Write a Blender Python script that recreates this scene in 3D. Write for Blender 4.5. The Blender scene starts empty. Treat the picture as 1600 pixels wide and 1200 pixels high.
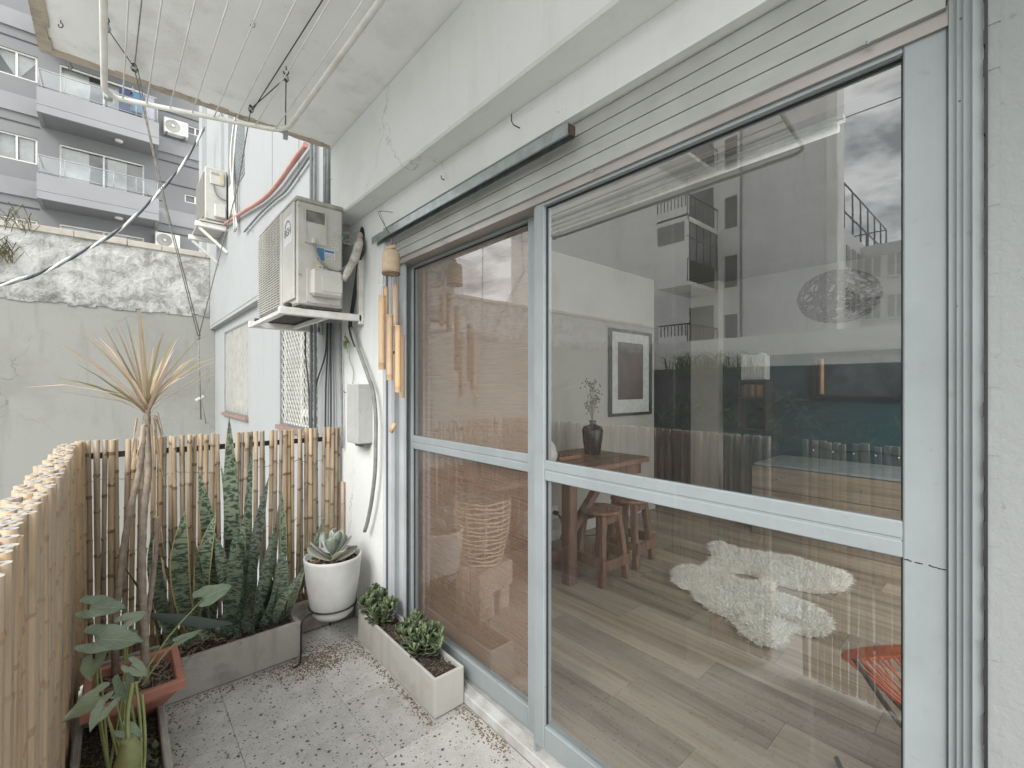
import bpy, math, random
from mathutils import Vector, Matrix
R = math.radians
rnd = random.Random(7)
scene = bpy.context.scene
COL = scene.collection

# ------------------------------------------------------------------ camera
H = 1.40                       # lens height above the balcony floor
YAW = R(41.2)
SA, CA = math.sin(YAW), math.cos(YAW)
FPX = 705.0
cam = bpy.data.cameras.new('camera')
cam.sensor_width = 36.0
cam.lens = 36.0 * FPX / 1600
cam.shift_y = 5 / 1600
cam.clip_start = 0.02
cam.clip_end = 400
cam_o = bpy.data.objects.new('camera', cam)
cam_o.location = (0, 0, H)
cam_o.rotation_euler = (R(90), 0, -YAW)
COL.objects.link(cam_o)
scene.camera = cam_o

# ------------------------------------------------------------------ light
SUN_EL, SUN_AZ = R(37), R(240)         # azimuth measured clockwise from +Y; soft sun above thin cloud, behind and left of the lens
W = bpy.data.worlds.new('World')
scene.world = W
W.use_nodes = True
nt = W.node_tree
nt.nodes.clear()
N = nt.nodes.new
L = nt.links.new
sky = N('ShaderNodeTexSky')
sky.sky_type = 'NISHITA'
sky.sun_disc = False
sky.sun_elevation = SUN_EL
sky.sun_rotation = SUN_AZ
sky.dust_density = 0.3
tc = N('ShaderNodeTexCoord')
mp = N('ShaderNodeMapping')
mp.inputs['Scale'].default_value = (1.0, 1.0, 2.6)
ns = N('ShaderNodeTexNoise')
ns.inputs['Scale'].default_value = 6.5
ns.inputs['Detail'].default_value = 8
ns.inputs['Roughness'].default_value = 0.60
ns.inputs['Distortion'].default_value = 0.25
cr = N('ShaderNodeValToRGB')
cr.color_ramp.elements[0].position = 0.34
cr.color_ramp.elements[0].color = (3.4, 3.7, 3.95, 1)
cr.color_ramp.elements[1].position = 0.57
cr.color_ramp.elements[1].color = (12.4, 12.5, 12.3, 1)
mx = N('ShaderNodeMix')
mx.data_type = 'RGBA'
mx.inputs['Factor'].default_value = 0.975
bg = N('ShaderNodeBackground')
bg.inputs['Strength'].default_value = 0.10
wo = N('ShaderNodeOutputWorld')
L(tc.outputs['Generated'], mp.inputs['Vector'])
L(mp.outputs['Vector'], ns.inputs['Vector'])
L(ns.outputs['Fac'], cr.inputs['Fac'])
L(sky.outputs['Color'], mx.inputs['A'])
L(cr.outputs['Color'], mx.inputs['B'])
L(mx.outputs['Result'], bg.inputs['Color'])
L(bg.outputs['Background'], wo.inputs['Surface'])

sun = bpy.data.lights.new('sun', 'SUN')
sun.energy = 1.5
sun.angle = R(30)
sun.color = (1.0, 0.975, 0.94)
sun_o = bpy.data.objects.new('sun', sun)
sd = Vector((math.sin(SUN_AZ) * math.cos(SUN_EL), math.cos(SUN_AZ) * math.cos(SUN_EL), math.sin(SUN_EL)))
sun_o.rotation_euler = sd.to_track_quat('Z', 'Y').to_euler()
sun_o.location = sd * 30
COL.objects.link(sun_o)

vs = scene.view_settings
scene.display_settings.display_device = 'sRGB'
vs.view_transform = 'Standard'
vs.look = 'None'
vs.exposure = 1.22
vs.gamma = 1.0
vs.use_curve_mapping = False
scene.render.engine = 'CYCLES'
scene.cycles.use_denoising = True
scene.cycles.max_bounces = 10
scene.cycles.diffuse_bounces = 6
scene.cycles.glossy_bounces = 5
scene.cycles.transparent_max_bounces = 24
scene.cycles.transmission_bounces = 6
scene.cycles.caustics_reflective = False
scene.cycles.caustics_refractive = False
scene.cycles.sample_clamp_indirect = 6.0

# ------------------------------------------------------------------ helpers
def pt(px, py, X=None, Y=None, Z=None):
    """The point of a real plane (X, Y or Z in metres) that lies along a line of sight of the survey photo."""
    q, w = (px - 800) / FPX, (605 - py) / FPX
    d = Vector((SA + q * CA, CA - q * SA, w))
    if X is not None: t = X / d.x
    elif Y is not None: t = Y / d.y
    else: t = (Z - H) / d.z
    return Vector((0, 0, H)) + d * t

def V(*a): return Vector(a)

class MB:
    def __init__(s): s.v, s.f, s.m, s.uv, s.sm = [], [], [], [], []
    def vert(s, p, uv=(0, 0)):
        s.v.append((p[0], p[1], p[2])); s.uv.append(uv); return len(s.v) - 1
    def face(s, idx, m=0, smooth=False):
        s.f.append(tuple(idx)); s.m.append(m); s.sm.append(smooth)
    def box(s, x0, x1, y0, y1, z0, z1, m=0, bev=0.0):
        if x0 > x1: x0, x1 = x1, x0
        if y0 > y1: y0, y1 = y1, y0
        if z0 > z1: z0, z1 = z1, z0
        c = V((x0 + x1) / 2, (y0 + y1) / 2, (z0 + z1) / 2)
        return s.obox(c, V((x1 - x0) / 2, 0, 0), V(0, (y1 - y0) / 2, 0), V(0, 0, (z1 - z0) / 2), m, bev)
    def obox(s, c, a, b, d, m=0, bev=0.0):
        c, a, b, d = Vector(c), Vector(a), Vector(b), Vector(d)
        if bev <= 0 or bev > 0.9 * min(a.length, b.length, d.length):
            i = [s.vert(c + a * x + b * y + d * z) for z in (-1, 1) for y in (-1, 1) for x in (-1, 1)]
            for q in ((0, 2, 3, 1), (4, 5, 7, 6), (0, 1, 5, 4), (2, 6, 7, 3), (0, 4, 6, 2), (1, 3, 7, 5)):
                s.face([i[k] for k in q], m)
            return s
        ax = [a, b, d]; ln = [v.length for v in ax]; un = [v.normalized() for v in ax]
        P = {}
        for sx in (-1, 1):
            for sy in (-1, 1):
                for sz in (-1, 1):
                    sg = (sx, sy, sz)
                    for k in range(3):
                        p = c.copy()
                        for j in range(3):
                            p += un[j] * sg[j] * (ln[j] if j == k else ln[j] - bev)
                        P[(sg, k)] = s.vert(p)
        def addf(ids, nrm):
            p = [Vector(s.v[i]) for i in ids]
            n = (p[1] - p[0]).cross(p[2] - p[0])
            s.face(ids if n.dot(nrm) > 0 else ids[::-1], m)
        for k in range(3):
            j, l = (k + 1) % 3, (k + 2) % 3
            for sg in (-1, 1):
                ids = []
                for (sj, sl) in ((-1, -1), (1, -1), (1, 1), (-1, 1)):
                    t = [0, 0, 0]; t[k] = sg; t[j] = sj; t[l] = sl
                    ids.append(P[(tuple(t), k)])
                addf(ids, un[k] * sg)
        for k in range(3):      # edges along axis k
            j, l = (k + 1) % 3, (k + 2) % 3
            for sj in (-1, 1):
                for sl in (-1, 1):
                    t0 = [0, 0, 0]; t0[k] = -1; t0[j] = sj; t0[l] = sl
                    t1 = list(t0); t1[k] = 1
                    t0, t1 = tuple(t0), tuple(t1)
                    addf([P[(t0, j)], P[(t1, j)], P[(t1, l)], P[(t0, l)]], un[j] * sj + un[l] * sl)
        for sx in (-1, 1):
            for sy in (-1, 1):
                for sz in (-1, 1):
                    sg = (sx, sy, sz)
                    addf([P[(sg, 0)], P[(sg, 1)], P[(sg, 2)]], un[0] * sx + un[1] * sy + un[2] * sz)
        return s
    def bar(s, p0, p1, w, h, up=(0, 0, 1), m=0, bev=0.0):
        p0, p1, up = Vector(p0), Vector(p1), Vector(up)
        d = p1 - p0
        a = d.normalized()
        b = a.cross(up)
        if b.length < 1e-6: b = a.cross(V(1, 0, 0))
        b.normalize(); c = b.cross(a)
        return s.obox((p0 + p1) / 2, d / 2, b * w / 2, c * h / 2, m, bev)
    def tube(s, pts, r, n=8, m=0, caps=True, capm=None, smooth=True):
        pts = [Vector(p) for p in pts]
        k = len(pts)
        rr = r if isinstance(r, (list, tuple)) else [r] * k
        ref = None; rings = []
        for i, p in enumerate(pts):
            t = (pts[min(i + 1, k - 1)] - pts[max(i - 1, 0)]).normalized()
            if ref is None:
                ref = t.cross(V(0, 0, 1))
                if ref.length < 0.05: ref = t.cross(V(1, 0, 0))
            ref = (ref - t * ref.dot(t)).normalized()
            b = t.cross(ref)
            rings.append([s.vert(p + (ref * math.cos(2 * math.pi * j / n) + b * math.sin(2 * math.pi * j / n)) * rr[i], (j / n, i / max(1, k - 1))) for j in range(n)])
        for i in range(k - 1):
            for j in range(n):
                s.face((rings[i][j], rings[i][(j + 1) % n], rings[i + 1][(j + 1) % n], rings[i + 1][j]), m, smooth)
        if caps:
            s.face(rings[0][::-1], m if capm is None else capm)
            s.face(rings[-1], m if capm is None else capm)
        return s
    def lathe(s, prof, c=(0, 0, 0), n=24, m=0, smooth=True, mats=None):
        rings = []
        for (r, z) in prof:
            if r < 1e-5: rings.append([s.vert((c[0], c[1], c[2] + z))])
            else: rings.append([s.vert((c[0] + r * math.cos(2 * math.pi * j / n), c[1] + r * math.sin(2 * math.pi * j / n), c[2] + z)) for j in range(n)])
        for i in range(len(rings) - 1):
            a, b = rings[i], rings[i + 1]
            mm = mats[i] if mats else m
            for j in range(n):
                k = (j + 1) % n
                if len(a) == 1 and len(b) == 1: continue
                if len(a) == 1: s.face((a[0], b[k], b[j]), mm, smooth)
                elif len(b) == 1: s.face((a[j], a[k], b[0]), mm, smooth)
                else: s.face((a[j], a[k], b[k], b[j]), mm, smooth)
        return s
    def quad(s, a, b, c, d, m=0):
        s.face([s.vert(a, (0, 0)), s.vert(b, (1, 0)), s.vert(c, (1, 1)), s.vert(d, (0, 1))], m)
        return s
    def blade(s, pts, widths, side, fold=0.15, m=0, smooth=True, thick=0.0):
        """A leaf strip along pts; side = the across direction; fold lifts the edges."""
        pts = [Vector(p) for p in pts]; k = len(pts); rows = []
        side = Vector(side)
        for i, p in enumerate(pts):
            t = (pts[min(i + 1, k - 1)] - pts[max(i - 1, 0)]).normalized()
            sd_ = side - t * side.dot(t)
            if sd_.length < 1e-4: sd_ = t.orthogonal()
            sd_.normalize(); n_ = sd_.cross(t)
            w = widths[i] / 2; v = i / (k - 1)
            rows.append([s.vert(p - sd_ * w + n_ * fold * w, (0, v)), s.vert(p, (0.5, v)), s.vert(p + sd_ * w + n_ * fold * w, (1, v))])
        for i in range(k - 1):
            for j in range(2):
                s.face((rows[i][j], rows[i][j + 1], rows[i + 1][j + 1], rows[i + 1][j]), m, smooth)
        return s
    def wallholes(s, axis, c0, c1, u0, u1, z0, z1, holes, m=0):
        """A wall slab between c0 and c1 on axis ('x' or 'y'), spanning u0..u1 and z0..z1, with rectangular holes (u0,u1,z0,z1)."""
        us = sorted({u0, u1, *[h[0] for h in holes], *[h[1] for h in holes]})
        us = [u for u in us if u0 <= u <= u1]
        for a, b in zip(us[:-1], us[1:]):
            mid = (a + b) / 2
            cut = sorted((max(h[2], z0), min(h[3], z1)) for h in holes if h[0] < mid < h[1])
            z = z0
            for (p, q) in cut + [(z1, z1)]:
                if p > z + 1e-6:
                    if axis == 'x': s.box(c0, c1, a, b, z, p, m)
                    else: s.box(a, b, c0, c1, z, p, m)
                z = max(z, q)
        return s
    def mesh(s, name, mats, off=(0, 0, 0)):
        me = bpy.data.meshes.new(name)
        o = Vector(off)
        me.from_pydata([(x - o.x, y - o.y, z - o.z) for x, y, z in s.v], [], s.f)
        for mm in (mats if isinstance(mats, (list, tuple)) else [mats]): me.materials.append(mm)
        me.polygons.foreach_set('material_index', s.m)
        me.polygons.foreach_set('use_smooth', s.sm)
        ul = me.uv_layers.new(name='UVMap')
        li = [0] * len(me.loops)
        me.loops.foreach_get('vertex_index', li)
        ul.data.foreach_set('uv', [c for i in li for c in s.uv[i]])
        me.update()
        return me

WL = {}     # world location of every object built in world coordinates
def link(o, parent=None):
    COL.objects.link(o)
    if parent is not None: o.parent = parent
    return o
def thing(name, label, cat, loc=(0, 0, 0), group=None, kind=None):
    o = bpy.data.objects.new(name, None)
    o.empty_display_size = 0.1
    o.location = loc
    WL[o] = Vector(loc)
    tag(o, label, cat, group, kind)
    return link(o)
def tag(o, label=None, cat=None, group=None, kind=None):
    if label: o['label'] = label
    if cat: o['category'] = cat
    if group: o['group'] = group
    if kind: o['kind'] = kind
    return o
def obj(name, mb, mats, parent=None, label=None, kind=None):
    """Links mb (in world coordinates) as ONE mesh object; below a parent its coordinates become the parent's."""
    if parent is None:
        c = Vector((0, 0, 0))
        if mb.v:
            c = Vector([(min(p[i] for p in mb.v) + max(p[i] for p in mb.v)) / 2 for i in range(3)]); c.z = min(p[2] for p in mb.v)
        o = bpy.data.objects.new(name, mb.mesh(name, mats, c)); o.location = c; WL[o] = c
    else:
        o = bpy.data.objects.new(name, mb.mesh(name, mats, WL[parent])); WL[o] = WL[parent]
    if label: o['label'] = label
    if kind: o['kind'] = kind
    return link(o, parent)
def inst(name, me, parent, M, label=None):
    """A piece that shares mesh data; M is its world matrix."""
    o = bpy.data.objects.new(name, me)
    link(o, parent)
    o.matrix_basis = Matrix.Translation(-WL[parent]) @ M if parent is not None else M
    if label: o['label'] = label
    return o
def kids(o): return list(o.children)
def copy_tree(o, parent=None):
    c = o.copy(); COL.objects.link(c); c.parent = parent
    for ch in kids(o): copy_tree(ch, c)
    return c
def smoothpath(pts, n=6):
    pts = [Vector(p) for p in pts]; out = []
    for i in range(len(pts) - 1):
        p0, p1, p2, p3 = pts[max(i - 1, 0)], pts[i], pts[i + 1], pts[min(i + 2, len(pts) - 1)]
        for k in range(n):
            t = k / n
            out.append(0.5 * ((2 * p1) + (p2 - p0) * t + (2 * p0 - 5 * p1 + 4 * p2 - p3) * t * t + (3 * p1 - p0 - 3 * p2 + p3) * t ** 3))
    out.append(pts[-1]); return out
def text(name, body, size, M, mat_, parent, extrude=0.0004):
    cu = bpy.data.curves.new(name, 'FONT'); cu.body = body; cu.size = size; cu.extrude = extrude; cu.align_x = 'CENTER'; cu.align_y = 'CENTER'
    cu.materials.append(mat_)
    tmp = bpy.data.objects.new(name, cu); COL.objects.link(tmp)
    me = bpy.data.meshes.new_from_object(tmp.evaluated_get(bpy.context.evaluated_depsgraph_get()))
    bpy.data.objects.remove(tmp)
    o = bpy.data.objects.new(name, me); link(o, parent)
    o.matrix_basis = Matrix.Translation(-WL[parent]) @ M
    return o
def frame_m(x, y, z, loc):
    M = Matrix((x, y, z)).transposed().to_4x4(); M.translation = loc; return M

# ------------------------------------------------------------------ materials
def rgb(c): return (c[0], c[1], c[2], 1)
class NB:
    def __init__(s, name):
        s.mat = bpy.data.materials.new(name); s.mat.use_nodes = True
        s.t = s.mat.node_tree; s.t.nodes.clear()
        s.out = s.n('ShaderNodeOutputMaterial')
        s.p = s.n('ShaderNodeBsdfPrincipled')
        s.l(s.p.outputs[0], s.out.inputs[0])
        s.geo = s.n('ShaderNodeNewGeometry')
        s.pos = s.geo.outputs['Position']
    def n(s, t, **k):
        nd = s.t.nodes.new(t)
        for a, b in k.items(): setattr(nd, a, b)
        return nd
    def l(s, a, b): s.t.links.new(a, b)
    def put(s, sock, v):
        if isinstance(v, bpy.types.NodeSocket): s.l(v, sock)
        elif isinstance(v, (tuple, list)) and len(v) == 3 and sock.type == 'RGBA': sock.default_value = rgb(v)
        else: sock.default_value = v
    def mapping(s, vec=None, scale=(1, 1, 1), loc=(0, 0, 0), rot=(0, 0, 0)):
        m = s.n('ShaderNodeMapping'); s.l(vec or s.pos, m.inputs[0])
        s.put(m.inputs['Location'], loc); s.put(m.inputs['Rotation'], rot); s.put(m.inputs['Scale'], scale)
        return m.outputs[0]
    def noise(s, scale, detail=4, rough=0.55, vec=None, dist=0.0):
        t = s.n('ShaderNodeTexNoise'); s.l(vec or s.pos, t.inputs['Vector'])
        t.inputs['Scale'].default_value = scale; t.inputs['Detail'].default_value = detail; t.inputs['Roughness'].default_value = rough
        t.inputs['Distortion'].default_value = dist
        return t.outputs['Fac']
    def vor(s, scale, vec=None, feature='F1', metric='EUCLIDEAN', rnd_=1.0):
        t = s.n('ShaderNodeTexVoronoi'); t.feature = feature; t.distance = metric
        s.l(vec or s.pos, t.inputs['Vector']); t.inputs['Scale'].default_value = scale; t.inputs['Randomness'].default_value = rnd_
        return t
    def ramp(s, fac, stops):
        r = s.n('ShaderNodeValToRGB'); s.l(fac, r.inputs[0]); e = r.color_ramp.elements
        while len(e) < len(stops): e.new(0.5)
        for k, (p, c) in enumerate(stops):
            e[k].position = p; e[k].color = rgb(c) if isinstance(c, (tuple, list)) else (c, c, c, 1)
        return r.outputs[0]
    def mix(s, f, a, b, mode='MIX'):
        m = s.n('ShaderNodeMix'); m.data_type = 'RGBA'; m.blend_type = mode
        s.put(m.inputs[0], f); s.put(m.inputs[6], a); s.put(m.inputs[7], b)
        return m.outputs[2]
    def math(s, op, a, b=0.0, c=0.0, clamp=False):
        m = s.n('ShaderNodeMath'); m.operation = op; m.use_clamp = clamp
        s.put(m.inputs[0], a); s.put(m.inputs[1], b); s.put(m.inputs[2], c)
        return m.outputs[0]
    def sep(s, vec=None):
        m = s.n('ShaderNodeSeparateXYZ'); s.l(vec or s.pos, m.inputs[0]); return m.outputs
    def rand(s): return s.n('ShaderNodeObjectInfo').outputs['Random']
    def uv(s): return s.n('ShaderNodeTexCoord').outputs['UV']
    def bump(s, h, strength=0.3, dist=0.005):
        b = s.n('ShaderNodeBump'); s.l(h, b.inputs['Height']); b.inputs['Strength'].default_value = strength; b.inputs['Distance'].default_value = dist
        s.l(b.outputs[0], s.p.inputs['Normal'])
    def fin(s, col, rough=0.6, metal=0.0, spec=0.5):
        s.put(s.p.inputs['Base Color'], col); s.put(s.p.inputs['Roughness'], rough); s.put(s.p.inputs['Metallic'], metal)
        s.p.inputs['Specular IOR Level'].default_value = spec
        return s.mat
def simple(name, c, c2=None, scale=20, rough=0.6, metal=0.0, bump=0.0, bscale=120, spec=0.5, var=0.0):
    b = NB(name)
    if c2 is None: c2 = tuple(x * 0.82 for x in c)
    col = b.mix(b.ramp(b.noise(scale, 5), [(0.35, 0.0), (0.68, 1.0)]), c, c2)
    if var:
        k = b.math('MULTIPLY_ADD', b.rand(), 2 * var, 1 - var)
        cc = b.n('ShaderNodeCombineColor'); [b.l(k, cc.inputs[i]) for i in range(3)]
        col = b.mix(1.0, col, cc.outputs[0], 'MULTIPLY')
    if bump: b.bump(b.noise(bscale, 5), bump, 0.004)
    rr = b.math('MULTIPLY_ADD', b.noise(scale * 2.3, 3), 0.25, rough - 0.12, True)
    return b.fin(col, rr, metal, spec)
def plaster(name, c, stain, stain_amt=0.5, sscale=1.6, bump=0.35, spots=True, thr=(0.52, 0.78), cracks=0.0):
    b = NB(name)
    big = b.ramp(b.noise(sscale, 7, 0.62), [(thr[0], 0.0), (thr[1], 1.0)])
    zs = b.mapping(scale=(3, 3, 0.35))
    run = b.ramp(b.noise(3.2, 5, 0.6, zs), [(0.55, 0.0), (0.85, 1.0)])
    f = b.math('MULTIPLY', b.math('MAXIMUM', big, run), stain_amt, clamp=True)
    col = b.mix(f, c, stain)
    if spots:
        sp = b.ramp(b.noise(46, 3, 0.5), [(0.70, 0.0), (0.76, 1.0)])
        col = b.mix(b.math('MULTIPLY', sp, 0.35), col, tuple(x * 0.5 for x in stain))
    h = b.math('ADD', b.noise(34, 6, 0.6), b.math('MULTIPLY', b.noise(160, 3), 0.35))
    if cracks:
        wn = b.n('ShaderNodeTexNoise'); b.l(b.pos, wn.inputs['Vector']); wn.inputs['Scale'].default_value = 6; wn.inputs['Detail'].default_value = 6
        wv = b.n('ShaderNodeVectorMath', operation='MULTIPLY_ADD'); b.l(wn.outputs['Color'], wv.inputs[0]); wv.inputs[1].default_value = (0.35, 0.35, 0.35); b.l(b.pos, wv.inputs[2])
        ed = b.vor(0.9, wv.outputs[0], 'DISTANCE_TO_EDGE').outputs['Distance']
        ck = b.math('MULTIPLY', b.ramp(ed, [(0.0, 1.0), (0.0045, 0.0)]), b.ramp(b.noise(1.1, 3), [(0.48, 0.0), (0.60, 1.0)]))
        col = b.mix(b.math('MULTIPLY', ck, cracks), col, tuple(x * 0.35 for x in stain))
        h = b.math('SUBTRACT', h, ck)
    b.bump(h, bump, 0.006)
    return b.fin(col, 0.85, 0, 0.25)
M = {}
M['wall'] = plaster('painted_plaster', (0.745, 0.765, 0.76), (0.53, 0.53, 0.505), 0.42, 1.6, cracks=0.45)
def mk_ceiling():
    b = NB('balcony_ceiling_paint')
    x, y, z = b.sep()
    col = b.mix(b.ramp(b.noise(1.5, 5, 0.6), [(0.35, 0.0), (0.75, 1.0)]), (0.83, 0.845, 0.835), (0.74, 0.745, 0.725))
    damp = b.math('MULTIPLY', b.ramp(b.noise(2.6, 9, 0.66, None, 0.3), [(0.50, 0.0), (0.60, 0.7), (0.74, 1.0)]), b.ramp(b.math('MULTIPLY', y, 0.34), [(0.42, 0.0), (0.70, 1.0)]))
    col = b.mix(b.math('MULTIPLY', damp, 0.42), col, (0.47, 0.46, 0.43))
    mould = b.math('MULTIPLY', b.ramp(b.noise(60, 6, 0.7), [(0.60, 0.0), (0.70, 1.0)]), b.math('MULTIPLY', damp, 0.6))
    col = b.mix(mould, col, (0.20, 0.19, 0.17))
    edge = b.ramp(b.math('ADD', b.math('MULTIPLY', b.noise(7, 7, 0.7), 0.5), b.math('MULTIPLY', b.math('ADD', x, 0.25), -1.6)), [(0.10, 0.0), (0.30, 1.0)])
    col = b.mix(b.math('MULTIPLY', edge, 0.5), col, (0.37, 0.345, 0.30))
    pin = b.ramp(b.noise(46, 3, 0.5), [(0.71, 0.0), (0.76, 1.0)])
    col = b.mix(b.math('MULTIPLY', pin, 0.25), col, (0.25, 0.23, 0.2))
    b.bump(b.math('ADD', b.noise(34, 6, 0.6), b.math('MULTIPLY', b.noise(150, 3), 0.3)), 0.18, 0.005)
    return b.fin(col, 0.85, 0, 0.25)
M['ceiling'] = mk_ceiling()
M['facade_white'] = plaster('white_facade', (0.37, 0.385, 0.39), (0.27, 0.275, 0.27), 0.45, 1.1)
M['room_cream'] = plaster('cream_room_plaster', (0.46, 0.445, 0.40), (0.36, 0.34, 0.29), 0.4, 1.1)
M['room_teal'] = plaster('teal_room_plaster', (0.035, 0.072, 0.080), (0.055, 0.08, 0.082), 0.4, 1.1, spots=False)
M['room_white'] = simple('white_room_ceiling', (0.66, 0.66, 0.63), rough=0.9, bump=0.1)
def mk_alu():
    b = NB('pale_blue_grey_aluminium')
    col = b.mix(b.ramp(b.noise(5, 6, 0.6), [(0.35, 0.0), (0.7, 1.0)]), (0.325, 0.365, 0.378), (0.275, 0.31, 0.32))
    run = b.ramp(b.noise(1.0, 5, 0.6, b.mapping(scale=(40, 40, 1.6))), [(0.56, 0.0), (0.78, 1.0)])
    col = b.mix(b.math('MULTIPLY', run, 0.30), col, (0.42, 0.44, 0.435))
    gr = b.ramp(b.noise(26, 8, 0.7), [(0.60, 0.0), (0.72, 1.0)])
    col = b.mix(b.math('MULTIPLY', gr, 0.35), col, (0.17, 0.17, 0.16))
    v = b.vor(70); sc = b.n('ShaderNodeSeparateColor'); b.l(v.outputs['Color'], sc.inputs[0])
    sp = b.math('MULTIPLY', b.math('LESS_THAN', sc.outputs[0], 0.035), b.math('LESS_THAN', v.outputs['Distance'], 0.16))
    col = b.mix(b.math('MULTIPLY', sp, 0.8), col, (0.06, 0.06, 0.06))
    b.bump(b.noise(180, 3), 0.06, 0.002)
    return b.fin(col, b.math('MULTIPLY_ADD', run, 0.2, 0.36), 0, 0.5)
M['alu'] = mk_alu()
M['alu_track'] = simple('brownish_anodised_track', (0.34, 0.315, 0.295), (0.43, 0.41, 0.395), 4, 0.35, 0.2)
M['alu_shade'] = simple('shutter_grey_paint', (0.44, 0.45, 0.435), (0.37, 0.375, 0.36), 6, 0.5, 0.0, 0.05)
M['rubber'] = simple('dark_rubber_seal', (0.025, 0.024, 0.03), rough=0.6)
M['zinc'] = simple('galvanised_steel', (0.44, 0.48, 0.49), (0.31, 0.34, 0.35), 22, 0.38, 0.75, 0.05)
M['black'] = simple('black_metal', (0.018, 0.018, 0.02), rough=0.4)
M['cable_black'] = simple('black_cable', (0.035, 0.037, 0.042), rough=0.5)
M['cable_grey'] = simple('grey_cable', (0.20, 0.215, 0.225), rough=0.6)
M['conduit'] = simple('grey_hose', (0.27, 0.275, 0.265), (0.17, 0.17, 0.165), 20, 0.6)
M['white_paint'] = simple('white_paint', (0.72, 0.72, 0.69), (0.58, 0.57, 0.53), 14, 0.5)
M['wire_white'] = simple('white_plastic_wire', (0.76, 0.76, 0.74), rough=0.5)
M['rope'] = simple('weathered_rope', (0.30, 0.285, 0.26), (0.16, 0.15, 0.14), 60, 0.9)
M['rope_dark'] = simple('dark_rope', (0.075, 0.07, 0.065), rough=0.9)
M['red_pipe'] = simple('faded_red_pipe', (0.44, 0.20, 0.175), (0.50, 0.30, 0.27), 8, 0.6)
M['rust'] = simple('rusty_iron', (0.10, 0.065, 0.045), (0.05, 0.04, 0.035), 60, 0.8)
M['soil'] = simple('dark_soil', (0.030, 0.024, 0.019), (0.075, 0.06, 0.045), 55, 0.95, 0, 0.9, 90)

def mk_terrazzo():
    b = NB('grey_terrazzo')
    wob = b.n('ShaderNodeTexNoise'); b.l(b.pos, wob.inputs['Vector']); wob.inputs['Scale'].default_value = 55; wob.inputs['Detail'].default_value = 2
    sub = b.n('ShaderNodeVectorMath', operation='MULTIPLY_ADD'); b.l(wob.outputs['Color'], sub.inputs[0]); sub.inputs[1].default_value = (0.016, 0.016, 0); b.l(b.pos, sub.inputs[2])
    def chips(scale, keep, rad, metric):
        v = b.vor(scale, sub.outputs[0], 'F1', metric)
        sc = b.n('ShaderNodeSeparateColor'); b.l(v.outputs['Color'], sc.inputs[0])
        k = b.math('LESS_THAN', sc.outputs[0], keep)
        r = b.math('MULTIPLY_ADD', sc.outputs[1], rad * 0.75, rad * 0.35)
        return b.math('MULTIPLY', k, b.math('LESS_THAN', v.outputs['Distance'], r)), sc.outputs[2]
    base = b.ramp(b.noise(9, 6, 0.6), [(0.3, (0.47, 0.46, 0.435)), (0.7, (0.63, 0.62, 0.59))])
    fine = b.ramp(b.noise(260, 3, 0.6), [(0.35, 0.72), (0.7, 1.15)])
    base = b.mix(0.8, base, fine, 'MULTIPLY')
    c1, t1 = chips(54, 0.72, 0.42, 'MANHATTAN')
    c2, t2 = chips(110, 0.50, 0.45, 'MANHATTAN')
    c3, t3 = chips(60, 0.5, 0.30, 'CHEBYCHEV')
    col = b.mix(b.math('MULTIPLY', c3, 0.4), base, (0.66, 0.65, 0.62))
    col = b.mix(b.math('MULTIPLY', c2, 0.65), col, (0.13, 0.125, 0.13))
    col = b.mix(b.math('MULTIPLY', c1, 0.92), col, b.ramp(t1, [(0.0, (0.045, 0.045, 0.052)), (1.0, (0.10, 0.095, 0.10))]))
    dirt = b.ramp(b.noise(2.6, 6, 0.65), [(0.48, 0.0), (0.75, 1.0)])
    col = b.mix(b.math('MULTIPLY', dirt, 0.35), col, (0.30, 0.28, 0.25))
    col = b.mix(1.0, col, b.ramp(b.rand(), [(0.0, 0.9), (1.0, 1.08)]), 'MULTIPLY')
    b.bump(b.noise(140, 4), 0.25, 0.002)
    return b.fin(col, b.math('MULTIPLY_ADD', b.noise(14, 4), 0.3, 0.5), 0, 0.4)
M['terrazzo'] = mk_terrazzo()

def mk_wood(name, c1, c2, c3, axis='y', scale=1.0, rough=0.45, var=0.15, bump=0.15):
    b = NB(name)
    st = {'x': (0.9, 14, 14), 'y': (14, 0.9, 14), 'z': (14, 14, 0.9)}[axis]
    r = b.rand()
    off = b.n('ShaderNodeCombineXYZ'); b.l(b.math('MULTIPLY', r, 37.0), off.inputs[0]); b.l(b.math('MULTIPLY', r, 91.0), off.inputs[1]); b.l(b.math('MULTIPLY', r, 53.0), off.inputs[2])
    ad = b.n('ShaderNodeVectorMath', operation='ADD'); b.l(b.pos, ad.inputs[0]); b.l(off.outputs[0], ad.inputs[1])
    m = b.mapping(ad.outputs[0], tuple(x * scale for x in st))
    g = b.noise(1.0, 7, 0.62, m, 0.6)
    m2 = b.mapping(ad.outputs[0], tuple(x * scale * (4 if x > 5 else 1.5) for x in st))
    g2 = b.noise(1.0, 4, 0.6, m2)
    col = b.ramp(g, [(0.28, c3), (0.45, c1), (0.62, c2), (0.8, c1)])
    col = b.mix(0.35, col, b.ramp(g2, [(0.3, 0.45), (0.7, 1.2)]), 'MULTIPLY')
    k = b.ramp(r, [(0.0, 1 - var), (1.0, 1 + var)])
    col = b.mix(1.0, col, k, 'MULTIPLY')
    b.bump(g2, bump, 0.002)
    return b.fin(col, b.math('MULTIPLY_ADD', g2, 0.2, rough - 0.1), 0, 0.45)
M['plank'] = mk_wood('grey_brown_wood_tile', (0.33, 0.265, 0.198), (0.41, 0.345, 0.272), (0.165, 0.125, 0.09), 'y', 1.0, 0.42, 0.22)
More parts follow.
